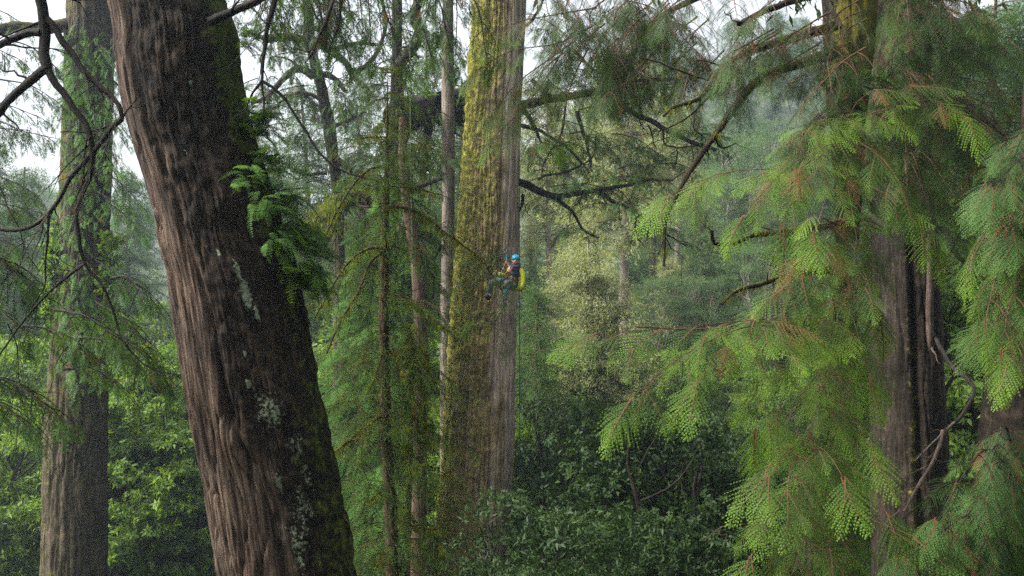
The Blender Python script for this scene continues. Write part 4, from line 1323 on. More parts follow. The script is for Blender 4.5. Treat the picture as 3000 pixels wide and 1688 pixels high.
for pts in (((1500, 60, 13.4), (1400, 110, 13), (1280, 130, 12.7), (1195, 180, 12.5)), ((1450, 100, 13.2), (1380, 150, 12.9), (1300, 210, 12.6), (1240, 280, 12.5)), ((1420, 120, 13.2), (1350, 230, 12.8), (1290, 300, 12.6), (1240, 345, 12.5)),
            ((1480, 120, 13.2), (1440, 200, 13), (1420, 280, 12.8), (1410, 340, 12.7)), ((1560, 160, 13.4), (1530, 220, 13.2), (1500, 270, 13)), ((1500, 20, 13.4), (1380, 40, 13), (1290, 60, 12.8), (1230, 110, 12.6))):
    bough(LB, W, [Q(*q) for q in pts], .014, .004, g, 12, .5, .38, .19, .55, t0=.25, tone=(.2, .75), hang=.6, twig_r=.003)
cr = part('crown', LB.acc(), M['leaf_bright'], cyp, label='bright new fronds')
part('branchwork', W, M['limb_red'], cr)
part('inner_crown', LO.acc(), M['leaf_olive'], cyp, label='dull olive older fronds')

# boughs of the black trunk and of a third tree at the edge
L, W = Leaves('fine'), Acc()
for k in range(84):
    y0 = g.uniform(-60, 520)
    en = (g.uniform(2180, 2620), y0 + g.uniform(20, 110), g.uniform(12.5, 15.6))
    bough(L, W, [Q(2270, y0 - 20, 16), Q((2270 + en[0]) / 2, y0 - 30, en[2] + .7), Q(*en)], .016, .004, g, 8, .5, .43, .22, .5, t0=.3, tone=(.0, .8), hang=.55, face=np.array([0, -.6, 0]))
cr = part('crown', L.acc(), M['leaf_olive'], blk)
part('branchwork', W, M['limb_red'], cr)

EC = [(500, 2560, 2680), (830, 2500, 2690), (1000, 2480, 2700), (1200, 2462, 2710), (1449, 2450, 2720)]
acc, base = trunk(EC, 9.5, ridge_r(.03, .08, 8), 120, 320, mask=lambda A: dict(m1=1.0, m2=.15 + .2 * fbm(A['bco'] * 3, 2), m3=.1 * A['f']))
edge = thing('edge_tree', 'almost black trunk cut off by the frame edge, hung with dark green fern-like fronds', 'tree', base)
part('trunk', acc, M['bark_black'], edge, True)
L, W = Leaves('fine'), Acc()
for pts, ns_ in ((((2640, 560, 9), (2560, 600, 8.2), (2510, 680, 7.9), (2480, 800, 7.8)), 11), (((2640, 640, 9), (2580, 680, 8), (2540, 760, 7.8), (2520, 880, 7.7)), 11), (((2650, 760, 9), (2600, 800, 8), (2570, 860, 7.8), (2540, 900, 7.7)), 8),
                 (((2640, 480, 9), (2590, 520, 8.3), (2500, 560, 8.1), (2450, 640, 8)), 9)):
    bough(L, W, [Q(*q) for q in pts], .014, .004, g, ns_, .42, .36, .17, .55, t0=.2, tone=(.3, .85), hang=.7)
cr = part('crown', L.acc(), M['leaf_bright'], edge)
part('branchwork', W, M['limb_red'], cr)
L, W = Leaves('fine'), Acc()
for k in range(26):
    y0 = g.uniform(930, 1400)
    en = (g.uniform(2230, 2560), y0 + g.uniform(20, 130), g.uniform(8, 9.2))
    if en[0] < 2430 and en[1] < 1300:
        continue
    bough(L, W, [Q(2540, y0 - 10, 9.3), Q((2540 + en[0]) / 2, y0 - 25, en[2] + .2), Q(*en)], .014, .004, g, 9, .38, .34, .16, .55, t0=.25, tone=(.0, .7), hang=.75)
for k in range(16):
    x0, y0 = g.uniform(2540, 2640), g.uniform(330, 760)
    en = (x0 - g.uniform(20, 90), y0 + g.uniform(50, 150), g.uniform(7.8, 8.6))
    bough(L, W, [Q(2640, y0 - 30, 9.2), Q((2640 + en[0]) / 2, y0 - 20, en[2] + .3), Q(*en)], .010, .003, g, 8, .36, .38, .19, .5, t0=.2, tone=(.2, .9), hang=.6, face=np.array([-.2, -.6, 0]))
part('inner_crown', L.acc(), M['leaf_dark'], edge)
part('twig_work', W, M['limb_dark'], edge)

# ferns on the upper cypress trunk
for x, y, n_, s, lab in ((2100, 195, 26, .42, 'golden-green fern skirt around the mossy upper trunk of the cypress'), (2165, 210, 22, .40, 'golden-green fern tuft on the same trunk, next to the black trunk'),
                         (2085, 300, 16, .40, 'dark fern tuft below the golden skirt on the cypress trunk'), (2150, 560, 14, .36, 'fern in the black hollow of the cypress trunk')):
    fern_clump(Q(x, y, 12.45), nrm((.0, -1, .1)), n_, s, g, lab, 'ferns on the cypress trunk', 'leaf_fern', .3)


# ================================================================== unseen crowns added above the frame and behind the camera to block skylight
def shade_crown(tree, c, r, h, n, seed, name='unseen_shade_crown', clear=True):
    g = np.random.default_rng(seed)
    L = Leaves('far')
    for k in range(n):
        v = nrm(g.normal(size=3)) * g.random() ** .4
        p = np.array(c) + v * np.array([r, r, h])
        if vnoise(p * .45 + seed) < .36:
            continue
        if (clear and p[2] < CAMZ + .31 * p[1] + .5) or (not clear and p[1] > -2.5):
            continue
        L.put(p, nrm(g.normal(size=3) - UP * .3), UP, g.uniform(.9, 1.7), g.random())
    part(name, L.acc(), M['leaf_dark'], tree)


shade_crown(giant, (2.5, 27, 28), 7.5, 7.0, 2200, 1)
shade_crown(blk, (9, 21, 25), 8, 7.5, 3000, 3)
shade_crown(near, (0, -4, 20), 9.0, 6.0, 2600, 7)  # unseen, added overhead to darken the near trunks
shade_crown(near, (1, -11, 13), 9.0, 8.0, 2600, 8, 'unseen_back_shade', False)  # unseen foliage added behind the camera, cuts the light on front faces
shade_crown(edge, (10, 10, 21), 5.5, 6.0, 1000, 5)

# ================================================================== background trees
def conifer_proto(name, label, seed, h, r, base_f, leaf, bark, size=.9, nb=5, dens=1.0, tr=.28, clump=.55):
    g = np.random.default_rng(seed)
    t = thing(name, label, 'tree', (0, 0, 0))
    a = Acc()
    z = np.linspace(-1.0, h, 26)
    pth = np.stack([.25 * np.sin(z * .23 + seed), .2 * np.cos(z * .31), z], 1)
    tube(a, pth, taper(tr, .04, 26, 1.1), 12, .18, seed)
    part('trunk', a, bark, t, True)
    L, W = Leaves('far'), Acc()
    zz = base_f * h
    while zz < h - .3:
        u = (zz - base_f * h) / (h * (1 - base_f))
        for k in range(nb):
            if g.random() > dens * (.6 + .7 * vnoise(np.array([seed, zz * .35, k * 1.0]))):
                continue
            az = g.uniform(0, 2 * math.pi)
            ln = (r * (1 - u ** 2.2) * g.uniform(.45, 1.15) + .5)
            d = np.array([math.cos(az), math.sin(az), g.uniform(-.4, .4)])
            zj = np.clip(zz + g.normal() * .45, .05 * h, h - .2)
            o_ = np.array([np.interp(zj, z, pth[:, 0]), np.interp(zj, z, pth[:, 1]), zj])
            s = np.linspace(0, 1, 6)[:, None]
            q = o_ + d * ln * s
            q[:, 2] += ln * (.12 * s[:, 0] - .38 * s[:, 0] ** 2)
            tube(W, q, taper(.022 + .006 * ln, .008, 6), 4)
            m_ = max(3, int(ln / .42))
            bt = g.uniform(.1, .9)
            for j in range(m_):
                f_ = (j + 1) / m_
                if f_ < .12:
                    continue
                i = f_ * 5
                b = q[int(i)] * (1 - i % 1) + q[min(5, int(i) + 1)] * (i % 1)
                for e in range(3):
                    L.put(b + g.normal(size=3) * clump * np.array([.5, .5, .25]), nrm(d + g.normal(size=3) * .7 - UP * .3), nrm(UP + g.normal(size=3) * .4), size * g.uniform(.5, 1.1), np.clip(bt + g.normal() * .15, 0, 1))
        zz += g.uniform(.22, .5)
    cr = part('crown', L.acc(), leaf, t)
    part('branchwork', W, M['bark_brown'], cr)
    return t


def broad_proto(name, label, seed, h, r, leaf, size=.26, n_cl=120, per=26, lk='rose', bark='limb_dark', pad=.42):
    """many-stemmed broadleaf: limbs to every leaf pad, leaves in layered pads"""
    g = np.random.default_rng(seed)
    t = thing(name, label, 'tree', (0, 0, 0))
    a = Acc()
    L, W = Leaves(lk), Acc()
    stems = []
    ns_ = 4
    tr = smooth_path([(0, 0, -.6), (.1, .05, h * .12), (.05, .1, h * .22)], 10)
    tube(a, tr, taper(.24, .19, 10), 12, .2, seed)
    part('trunk', a, M[bark], t, True)
    for k in range(ns_):
        az = 2 * math.pi * (k + g.uniform(-.3, .3)) / ns_
        e = np.array([math.cos(az) * r * .55, math.sin(az) * r * .55, h * g.uniform(.75, .95)])
        m1 = np.array([math.cos(az) * r * .22, math.sin(az) * r * .22, h * .45]) + g.normal(size=3) * .25
        p = smooth_path([tr[-1] - UP * .1, m1, e], 18)
        p[1:] += (fbm(p[1:] * 1.3 + seed, 2)[:, None] - .5) * .5
        tube(W, p, taper(.13, .03, 18), 7, .2, k)
        stems.append(p)
    for c in range(n_cl):
        az, u = g.uniform(0, 2 * math.pi), g.random()
        zz = h * (.32 + .66 * u)
        rr = r * (math.sin(math.pi * min(1, .18 + .74 * u)) ** .6) * g.uniform(.45, 1.08) ** .7
        ctr = np.array([math.cos(az) * rr, math.sin(az) * rr, zz])
        p = stems[int(az / (2 * math.pi) * ns_) % ns_]
        i = int(np.clip((zz / h - .25) / .7 * 17 - 2, 0, 17))
        q = smooth_path([p[i], (p[i] + ctr) / 2 + g.normal(size=3) * .15 - UP * .1, ctr], 7)
        tube(W, q, taper(.028, .008, 7), 4)
        bt = g.uniform(.05, .95)
        out = nrm(ctr * np.array([1, 1, 0]) + 1e-6)
        for j in range(per):
            o_ = g.normal(size=3) * np.array([pad, pad, pad * .3]) * (.6 + .5 * g.random())
            L.put(ctr + o_, nrm(g.normal(size=3)), nrm(UP * .8 + out * .5 + g.normal(size=3) * .6), size * g.uniform(.45, 1.3), np.clip(bt + g.normal() * .18, 0, 1))
    cr = part('crown', L.acc(), leaf, t)
    part('branchwork', W, M[bark], cr)
    return t


def place(proto, x, y_top, d, h, used, label=None, group=None, rz=None, sc=None):
    """stand a tree on the terrain so that its top shows at row y_top of the photograph"""
    w = Q(x, y_top, d)
    zg = float(ground(w[0], d)) - .2
    s = sc if sc else max(.3, (w[2] - zg) / h)
    rz = used['rng'].uniform(0, 6.28) if rz is None else rz
    key = proto.name
    if key not in used:
        used[key] = 1
        proto.location = (w[0], d, zg)
        proto.rotation_euler = (0, 0, rz)
        proto.scale = (s, s, s)
        if label:
            proto['label'] = label
        if group:
            proto['group'] = group
        return proto
    return copy_tree(proto, (w[0], d, zg), rz, s, label, group)


U = {'rng': np.random.default_rng(77)}
FARG = 'conifers on the misty valley side'
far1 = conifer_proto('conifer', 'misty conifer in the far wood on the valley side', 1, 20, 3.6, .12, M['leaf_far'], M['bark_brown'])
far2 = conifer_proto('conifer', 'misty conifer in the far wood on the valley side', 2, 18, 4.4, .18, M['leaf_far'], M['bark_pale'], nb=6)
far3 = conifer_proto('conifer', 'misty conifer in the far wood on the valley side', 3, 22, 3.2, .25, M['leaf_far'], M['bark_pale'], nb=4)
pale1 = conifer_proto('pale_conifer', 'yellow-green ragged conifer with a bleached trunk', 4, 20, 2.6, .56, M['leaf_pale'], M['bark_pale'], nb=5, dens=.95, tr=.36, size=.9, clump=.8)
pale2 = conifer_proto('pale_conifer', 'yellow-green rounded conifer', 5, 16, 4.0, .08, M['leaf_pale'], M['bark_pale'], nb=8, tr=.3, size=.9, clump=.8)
# the pale trees that can be told apart
place(pale1, 1580, 110, 46, 20, U, 'yellow-green ragged conifer whose bleached straight trunk stands clear below its crown', 'pale conifers beyond the giant trunk')
place(pale1, 1384, 190, 52, 20, U, 'pale conifer with a whitish trunk nearest the climber, beyond his shoulder', 'pale conifers beyond the giant trunk')
place(pale2, 1480, 600, 40, 16, U, 'low rounded yellow-green conifer crown between the two bleached trunks', 'pale conifers beyond the giant trunk')
place(pale2, 1690, 640, 60, 16, U, 'smaller ragged yellow-green crown on the far side of the bleached trunk', 'pale conifers beyond the giant trunk')
place(pale1, 1700, 250, 75, 20, U, 'pale slender crown standing behind the dark limbs, next to the blue mist', 'pale conifers beyond the giant trunk')
lab = 'misty conifer in the far wood on the valley side'
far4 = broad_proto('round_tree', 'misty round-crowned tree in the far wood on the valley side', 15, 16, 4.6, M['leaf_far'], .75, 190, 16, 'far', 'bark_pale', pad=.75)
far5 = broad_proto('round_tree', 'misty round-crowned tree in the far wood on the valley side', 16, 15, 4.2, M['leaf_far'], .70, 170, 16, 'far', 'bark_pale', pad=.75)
protos = [far1, far2, far3, far4, far5, far4]
H = [20, 18, 22, 16, 15, 16]
LABS = [lab] * 3 + ['misty round-crowned tree in the far wood on the valley side', 'misty round-crowned tree in the far wood on the valley side', 'misty round-crowned tree in the far wood on the valley side']
GRPS = [FARG] * 3 + ['round-crowned trees on the misty valley side'] * 3
g = np.random.default_rng(99)
for row, (d, x0, x1, n_, yl, yr, jit) in enumerate(((58, 1320, 2560, 12, 700, 640, 60), (70, 1330, 2600, 13, 560, 420, 70), (86, -60, 2650, 22, 640, 330, 60), (105, -80, 2650, 22, 560, 240, 50), (130, -60, 2650, 22, 520, 160, 45),
                                                   (165, -60, 2650, 20, 510, 90, 40), (205, 1100, 2650, 14, 300, 30, 40))):
    for k in range(n_):
        x = x0 + (x1 - x0) * (k + g.uniform(.1, .9)) / n_
        yt = np.interp(x, [300, 1250, 1700, 2600], [yl, yl - 20, yr, yr]) + g.normal() * jit
        i = g.integers(0, 6)
        place(protos[i], x, yt, d + g.uniform(-5, 5), H[i], U, LABS[i], GRPS[i], sc=None)

# conifers of the middle distance, seen between the trunks
mid1 = conifer_proto('green_conifer', 'green', 6, 16, 2.7, .1, M['leaf_hemlock'], M['bark_brown'], size=.62, nb=7, clump=.4)
MG = 'green conifers in the middle distance'
for x, yt, d, lb in ((1352, 720, 36, 'deep green conifer just past the climber, low beside the giant trunk'), (700, 420, 42, 'green conifer filling the gap between the leaning trunk and the gnarled tree'), (1075, 480, 40, 'green conifer seen through the gap between brown trunk and slim grey trunk'),
                     (900, 430, 46, 'green conifer behind the gnarled tree and fern curtain'), (1335, 600, 56, 'slim dark conifer in the gap between the climber and the whitish trunk'), (1760, 520, 58, 'blue-green conifer in the mist under the mossy limb tips'), (1860, 470, 66, 'hazier blue-green conifer behind the small hooked mossy limb'), (1640, 500, 62, 'dark misty conifer behind the bleached trunk'), (1960, 420, 60, 'misty conifer showing between hooked limb and cypress boughs'), (2440, 300, 40, 'dark green conifer behind the black trunk, towards the frame edge')):
    place(mid1, x, yt, d, 16, U, lb, MG)

# ---- broadleaf understorey
gl1 = broad_proto('evergreen_shrub', 'x', 11, 9, 1.9, M['leaf_gloss'], .155, 78, 44, 'rose', pad=.40)
gl2 = broad_proto('evergreen_shrub', 'x', 12, 9, 1.7, M['leaf_gloss'], .115, 84, 46, 'small', pad=.40)
br1 = broad_proto('broadleaf_tree', 'x', 13, 9, 2.5, M['leaf_broad'], .18, 105, 36, 'small', pad=.42)
br2 = broad_proto('broadleaf_tree', 'x', 14, 9, 2.7, M['leaf_broad'], .23, 105, 36, 'rose', pad=.42)
GS = 'dark glossy shrubs below the giant trunk'
for pr, x, yt, d, lb in ((gl1, 1320, 1215, 21, 'glossy dark shrub growing right across the foot of the giant trunk'), (gl1, 1440, 985, 27, 'tall glossy dark shrub with a bent bare limb, just past the foot of the giant'),
                         (gl2, 1580, 1010, 25, 'small-leaved dark shrub with thin upright black stem, next to the bent-limbed one'), (gl2, 1720, 1080, 25, 'dark small-leaved shrub below the reddish twig of the cypress'),
                         (gl1, 1500, 1260, 17, 'low black-green shrub in deep shade under the bent-limbed one'), (gl1, 1850, 1130, 27, 'grey-green glossy shrub behind the lowest cypress boughs'),
                         (gl2, 1650, 1280, 18, 'darkest low shrub at the bottom of the gully'), (gl2, 1830, 1300, 20, 'shaded low shrub just clear of the bright cypress fans'), (gl1, 1330, 1390, 16.5, 'glossy shrub in front of the giant trunk base, lowest leaves of all'),
                         (gl2, 970, 1230, 24, 'shaded shrub glimpsed behind the hemlock stem'), (gl2, 2260, 1000, 30, 'dark shrub between the cypress stem and the black trunk')):
    place(pr, x, yt, d, 9, U, lb, GS)
BS = 'fresh green broadleaf trees'
for pr, x, yt, d, lb in ((br1, 340, 985, 30, 'fresh green broadleaf with several dark stems forking low, beside the tall straight trunk'), (br2, 430, 890, 36, 'light green broadleaf close to the edge of the leaning trunk'),
                         (br2, 30, 1000, 30, 'broadleaf with blue-green leaves at the outer side of the tall straight trunk'), (br1, 70, 850, 38, 'light broadleaf above the blue-green one, under the mist'),
                         (br1, 310, 790, 48, 'pale broadleaf crown in thin mist between tall trunk and leaning trunk'), (br2, 400, 760, 58, 'paler, mistier crown above the light green broadleaf'), (br2, 190, 760, 56, 'misty broadleaf crown half hidden by the tall trunk'),
                         (br1, 20, 740, 60, 'misty round crown at the frame edge below the hanging limbs'), (br1, 480, 1180, 30, 'low bright shrub leaning against the view of the red bark'), (br2, -30, 1200, 29, 'low leafy shrub at the foot of the tall trunk, outer side'),
                         (br2, 1960, 930, 40, 'silvery green broadleaf crown behind the big bright bough'), (br2, 1800, 950, 46, 'silvery crown further back, left of the bright hanging bough tips'), (br1, 2080, 960, 44, 'pale broadleaf seen through the cypress fronds'),
                         (br2, 2470, 480, 30, 'broad-leaved tree with sunlit leaves past the black trunk'), (br1, 2540, 620, 27, 'dense leafy tree at the frame edge past the black trunk'), (br1, 2430, 820, 34, 'leafy tree behind the grey lichened branch'),
                         (br1, 760, 700, 40, 'green crown behind the lowest ferns of the leaning trunk'), (br2, 880, 850, 34, 'green crown behind the hanging moss limbs of the hemlock'), (br1, 1090, 830, 36, 'sunlit green crown glimpsed beside the slim grey trunk'),
                         (br2, 1380, 850, 40, 'light green crown under the climber, beyond the giant trunk'), (br1, 1520, 860, 42, 'light green crown below the rounded pale conifer'), (br2, 1680, 880, 44, 'mid green crown behind the tip of the bright bough'), (br2, 2250, 700, 52, 'misty crown between cypress stem and black trunk'),
                         (br1, 1950, 700, 62, 'blue-misted broadleaf crown above the bright bough')):
    place(pr, x, yt, d, 9, U, lb, BS)

FG = 'shaded undershrubs filling the gully'
g = np.random.default_rng(202)
for k in range(34):
    x = 1330 + 780 * (k + g.uniform(0, 1)) / 34
    place((gl1, gl2)[k % 2], x, g.uniform(1000, 1330), g.uniform(26.5, 34) if x < 1560 else g.uniform(20, 33), 9, U, 'dark leafy shrub among the others filling the shaded gully', FG)
BG = 'broadleaf trees filling the valley floor'
for k in range(36):
    x = -40 + 560 * (k % 12 + g.uniform(0, 1)) / 12 if k < 24 else 620 + 560 * (k - 24 + g.uniform(0, 1)) / 12
    place((br1, br2)[k % 2], x, g.uniform(800, 1150), g.uniform(29, 55), 9, U, 'green broadleaf crown among many on the valley floor beyond the big trunks', BG)
CG = 'tall lacy conifers behind the near trunks'
for k, (x, y, d) in enumerate(((-40, 330, 44), (60, 420, 50), (330, 430, 52), (640, 330, 48), (760, 210, 54), (900, 260, 56), (1070, 130, 48), (1160, 200, 52), (2330, 60, 42), (2500, 0, 36), (2590, 80, 30))):
    place(mid1, x, y, d, 16, U, 'tall lacy conifer behind the near trunks, crown against the white sky', CG)

# ---- low growth that covers the floor
L = Leaves('fern')
g = np.random.default_rng(123)
n_ = 9000
yy = 5 + 75 * g.random(n_) ** .8
xx = g.uniform(-.75, .75, n_) * yy
zz = ground(xx, yy)
az = g.uniform(0, 6.28, n_)
fw = np.stack([np.cos(az), np.sin(az), g.uniform(.2, 1, n_)], 1)
L.put_many(np.stack([xx, yy, zz], 1), fw, UP, g.uniform(.5, 1.3, n_), g.random(n_))
ug = part('undergrowth', L.acc(), M['leaf_fern_dark'])
tag(ug, 'low ferns covering the forest floor between the trunks', 'undergrowth', kind='stuff')

# ================================================================== the climber
PD = 23.75


def PP(cx, cy, dd=0.0):
    return P(1360 + cx / 5.573, 700 + cy / 5.573, PD + dd)


PR = lambda c: c / 684.0


def skin_arrays(verts, edges, subdiv=2, root=0):
    """grow one continuous surface over a jointed skeleton; returns vertex and face arrays"""
    me = bpy.data.meshes.new('skeleton')
    me.from_pydata([tuple(v[0]) for v in verts], edges, [])
    o = bpy.data.objects.new('skeleton', me)
    COL.objects.link(o)
    md = o.modifiers.new('s', 'SKIN')
    md.use_smooth_shade = True
    for i, v in enumerate(verts):
        r = v[1]
        o.data.skin_vertices[0].data[i].radius = (r, r) if isinstance(r, (int, float)) else r
    o.data.skin_vertices[0].data[root].use_root = True
    sd = o.modifiers.new('d', 'SUBSURF')
    sd.levels = sd.render_levels = subdiv
    bpy.context.view_layer.update()
    dg = bpy.context.evaluated_depsgraph_get()
    ev = o.evaluated_get(dg)
    m2 = bpy.data.meshes.new_from_object(ev)
    V = np.empty(len(m2.vertices) * 3, np.float32)
    m2.vertices.foreach_get('co', V)
    F = [tuple(p.vertices) for p in m2.polygons]
    bpy.data.objects.remove(o)
    bpy.data.meshes.remove(me)
    bpy.data.meshes.remove(m2)
    return V.reshape(-1, 3), F


def poly_part(name, chunks, mat, parent, label=None, smooth=True):
    org = _origin[parent.name]
    Vs, Fs, n = [], [], 0
    for V, F in chunks:
        Vs.append(np.asarray(V, float) - org)
        Fs += [tuple(i + n for i in f) for f in F]
        n += len(V)
    me = bpy.data.meshes.new(name)
    me.from_pydata([tuple(v) for v in np.concatenate(Vs)], [], Fs)
    me.materials.append(mat)
    me.polygons.foreach_set('use_smooth', np.full(len(Fs), smooth))
    me.update()
    return part_me(name, me, parent, org, label)


def chain(pts, rs, sub=2):
    return skin_arrays([(p, r) for p, r in zip(pts, rs)], [(i, i + 1) for i in range(len(pts) - 1)], sub)


def tube_arr(pts, r, ns=8, n=24):
    a = Acc()
    tube(a, smooth_path(pts, n), r, ns)
    return a.V[0], [tuple(f) for f in a.F[0]]


def ball(c, r, nu=20, nv=14, v0=0.0, v1=1.0):
    V, F = [], []
    for i in range(nv + 1):
        ph = math.pi * (v0 + (v1 - v0) * i / nv)
        for j in range(nu):
            th = 2 * math.pi * j / nu
            V.append([c[0] + r[0] * math.sin(ph) * math.cos(th), c[1] + r[1] * math.sin(ph) * math.sin(th), c[2] + r[2] * math.cos(ph)])
    for i in range(nv):
        for j in range(nu):
            F.append((i * nu + j, (i + 1) * nu + j, (i + 1) * nu + (j + 1) % nu, i * nu + (j + 1) % nu))
    return np.array(V), F


M['skin'] = plain_mat('skin', (.42, .235, .150), .5, .08, 60)
M['hair'] = plain_mat('black hair', (.012, .010, .009), .5, .3, 80)
M['jacket'] = plain_mat('yellow-green shell jacket', (.46, .50, .010), .55, .12, 30)
M['navy'] = plain_mat('navy shirt cloth', (.018, .024, .048), .8, .35, 40)
M['grey_cloth'] = plain_mat('charcoal trouser cloth', (.060, .058, .062), .85, .3, 40)
M['teal_cloth'] = plain_mat('teal trouser cloth', (.030, .150, .185), .8, .2, 40)
M['helmet'] = plain_mat('blue helmet plastic', (.010, .270, .450), .3, .08, 10, .5)
M['black_web'] = plain_mat('black webbing', (.014, .014, .016), .7, .3, 60)
M['red_web'] = plain_mat('dark red webbing', (.24, .022, .030), .7, .25, 60)
M['orange_metal'] = plain_mat('orange anodised metal', (.45, .11, .02), .35, .1, 30, .5, .6)
M['steel'] = plain_mat('grey metal', (.40, .40, .42), .35, .1, 30, .5, .9)
M['boot'] = plain_mat('dark boot leather', (.045, .034, .034), .6, .3, 50)
M['rope_blue'] = plain_mat('teal rope', (.02, .14, .17), .8, .3, 90)
M['rope_dull'] = plain_mat('weathered rope', (.10, .095, .07), .8, .3, 90)
M['rope_grey'] = plain_mat('pale flecked rope', (.30, .27, .20), .8, .3, 90)
M['rope_green'] = plain_mat('green rope', (.05, .085, .025), .8, .3, 90)

man = thing('person', 'climber in blue helmet and yellow-green jacket seated in a harness beside the giant trunk', 'person', PP(740, 690))
J = [  # joint, radius
    (PP(745, 690, 0), .135), (PP(772, 610, .04), .118), (PP(815, 530, .06), .135), (PP(828, 470, .05), .105), (PP(833, 428, .03), .052),
    (PP(834, 396, -.01), .068), (PP(837, 345, .0), .082), (PP(840, 300, .01), .078),
    (PP(752, 478, .02), .060), (PP(700, 590, -.06), .043), (PP(610, 590, -.16), .036), (PP(548, 545, -.22), .028),          # arm that holds the rope
    (PP(915, 500, .05), .060), (PP(962, 640, .02), .043), (PP(925, 790, -.02), .034), (PP(905, 850, -.03), .030),
    (PP(690, 700, -.02), .100), (PP(560, 690, -.22), .082), (PP(440, 706, -.40), .066), (PP(425, 800, -.30), .058), (PP(432, 900, -.16), .042), (PP(420, 950, -.16), .044), (PP(345, 905, -.24), .036),
    (PP(765, 720, -.06), .102), (PP(715, 725, -.26), .086), (PP(650, 745, -.46), .068), (PP(662, 870, -.40), .057), (PP(680, 1000, -.30), .042), (PP(676, 1050, -.30), .044), (PP(632, 1085, -.40), .036),
    (PP(826, 363, -.105), .014)]
E = [(0, 1), (1, 2), (2, 3), (3, 4), (4, 5), (5, 6), (6, 7), (3, 8), (8, 9), (9, 10), (10, 11), (3, 12), (12, 13), (13, 14), (14, 15), (0, 16), (16, 17), (17, 18), (18, 19), (19, 20), (20, 21), (21, 22),
     (0, 23), (23, 24), (24, 25), (25, 26), (26, 27), (27, 28), (28, 29), (6, 30)]
body = [skin_arrays(J, E, 2)]
# hand closed on the rope: palm and five bent fingers
w0 = PP(548, 545, -.22)
body.append(chain([w0, PP(525, 533, -.24), PP(505, 525, -.25)], [.028, .034, .026]))
for k, (dx, dy, ln) in enumerate(((-12, -14, 1.0), (-15, -5, 1.1), (-15, 4, 1.0), (-12, 13, .85))):
    b = PP(507 + dx * .3, 525 + dy, -.25)
    body.append(chain([PP(520, 530 + dy * .5, -.24), b, b + np.array([-.022 * ln, -.024, .004]), b + np.array([-.008 * ln, -.046 * ln, -.004]), b + np.array([.016, -.050 * ln, -.008])], [.010, .010, .0095, .009, .008]))
body.append(chain([PP(528, 540, -.25), PP(518, 548, -.28), PP(506, 545, -.30)], [.011, .0105, .009]))
# second hand, half drawn back inside its cuff
w1 = PP(905, 850, -.03)
body.append(chain([w1, w1 + np.array([-.012, -.01, -.03]), w1 + np.array([-.02, -.02, -.06])], [.028, .034, .030]))
for k in range(4):
    b = w1 + np.array([-.045 + .018 * k, -.03, -.07])
    body.append(chain([w1 + np.array([-.03 + .012 * k, -.02, -.045]), b, b + np.array([0, -.012, -.026]), b + np.array([.004, .006, -.042 + .004 * abs(k - 1)])], [.010, .0095, .009, .008]))
body.append(chain([w1 + np.array([.01, -.03, -.02]), w1 + np.array([.03, -.045, -.045]), w1 + np.array([.025, -.05, -.07])], [.011, .0105, .009]))
for sx in (-1, 1):
    body.append(ball(PP(837 + sx * 56, 352, .01), (.014, .022, .032), 10, 8))
poly_part('body', body, M['skin'], man)
hc = PP(838, 330, .0)
poly_part('hair', [ball(hc + np.array([0, .012, .0]), (.088, .094, .085), 24, 14, 0, .56)], M['hair'], man)
for sx in (-1, 1):
    poly_part('eye', [ball(PP(829 + sx * 21, 348, -.079), (.015, .008, .006), 10, 6)], M['hair'], man)
    poly_part('eyebrow', [tube_arr([PP(829 + sx * 34, 335, -.072), PP(829 + sx * 20, 331, -.082), PP(829 + sx * 9, 335, -.084)], .005, 5, 8)], M['hair'], man)
M['lip'] = plain_mat('lips', (.33, .13, .10), .5, .1, 60)
poly_part('mouth', [tube_arr([PP(808, 386, -.070), PP(827, 384, -.082), PP(845, 386, -.074)], .006, 6, 8)], M['lip'], man)
# helmet
he = poly_part('helmet', [ball(PP(837, 318, .005), (.100, .112, .092), 32, 16, 0, .54), tube_arr([PP(837, 318, .005) + np.array([.101 * math.cos(t), .113 * math.sin(t), -.012]) for t in np.linspace(0, 2 * math.pi, 25)], .008, 6, 60)], M['helmet'], man)
for sx, sy in ((-34, 282), (-4, 274), (26, 280), (46, 296)):
    c = PP(837 + sx, sy, -.085 + abs(sx) * .0011)
    poly_part('vent', [ball(c, (.011, .014, .012), 10, 6)], M['black_web'], he)
poly_part('chin_strap', [tube_arr([PP(786, 335, -.01), PP(796, 390, -.03), PP(832, 420, -.05), PP(870, 392, -.03), PP(886, 338, -.01)], .006, 6, 24)], M['black_web'], he)
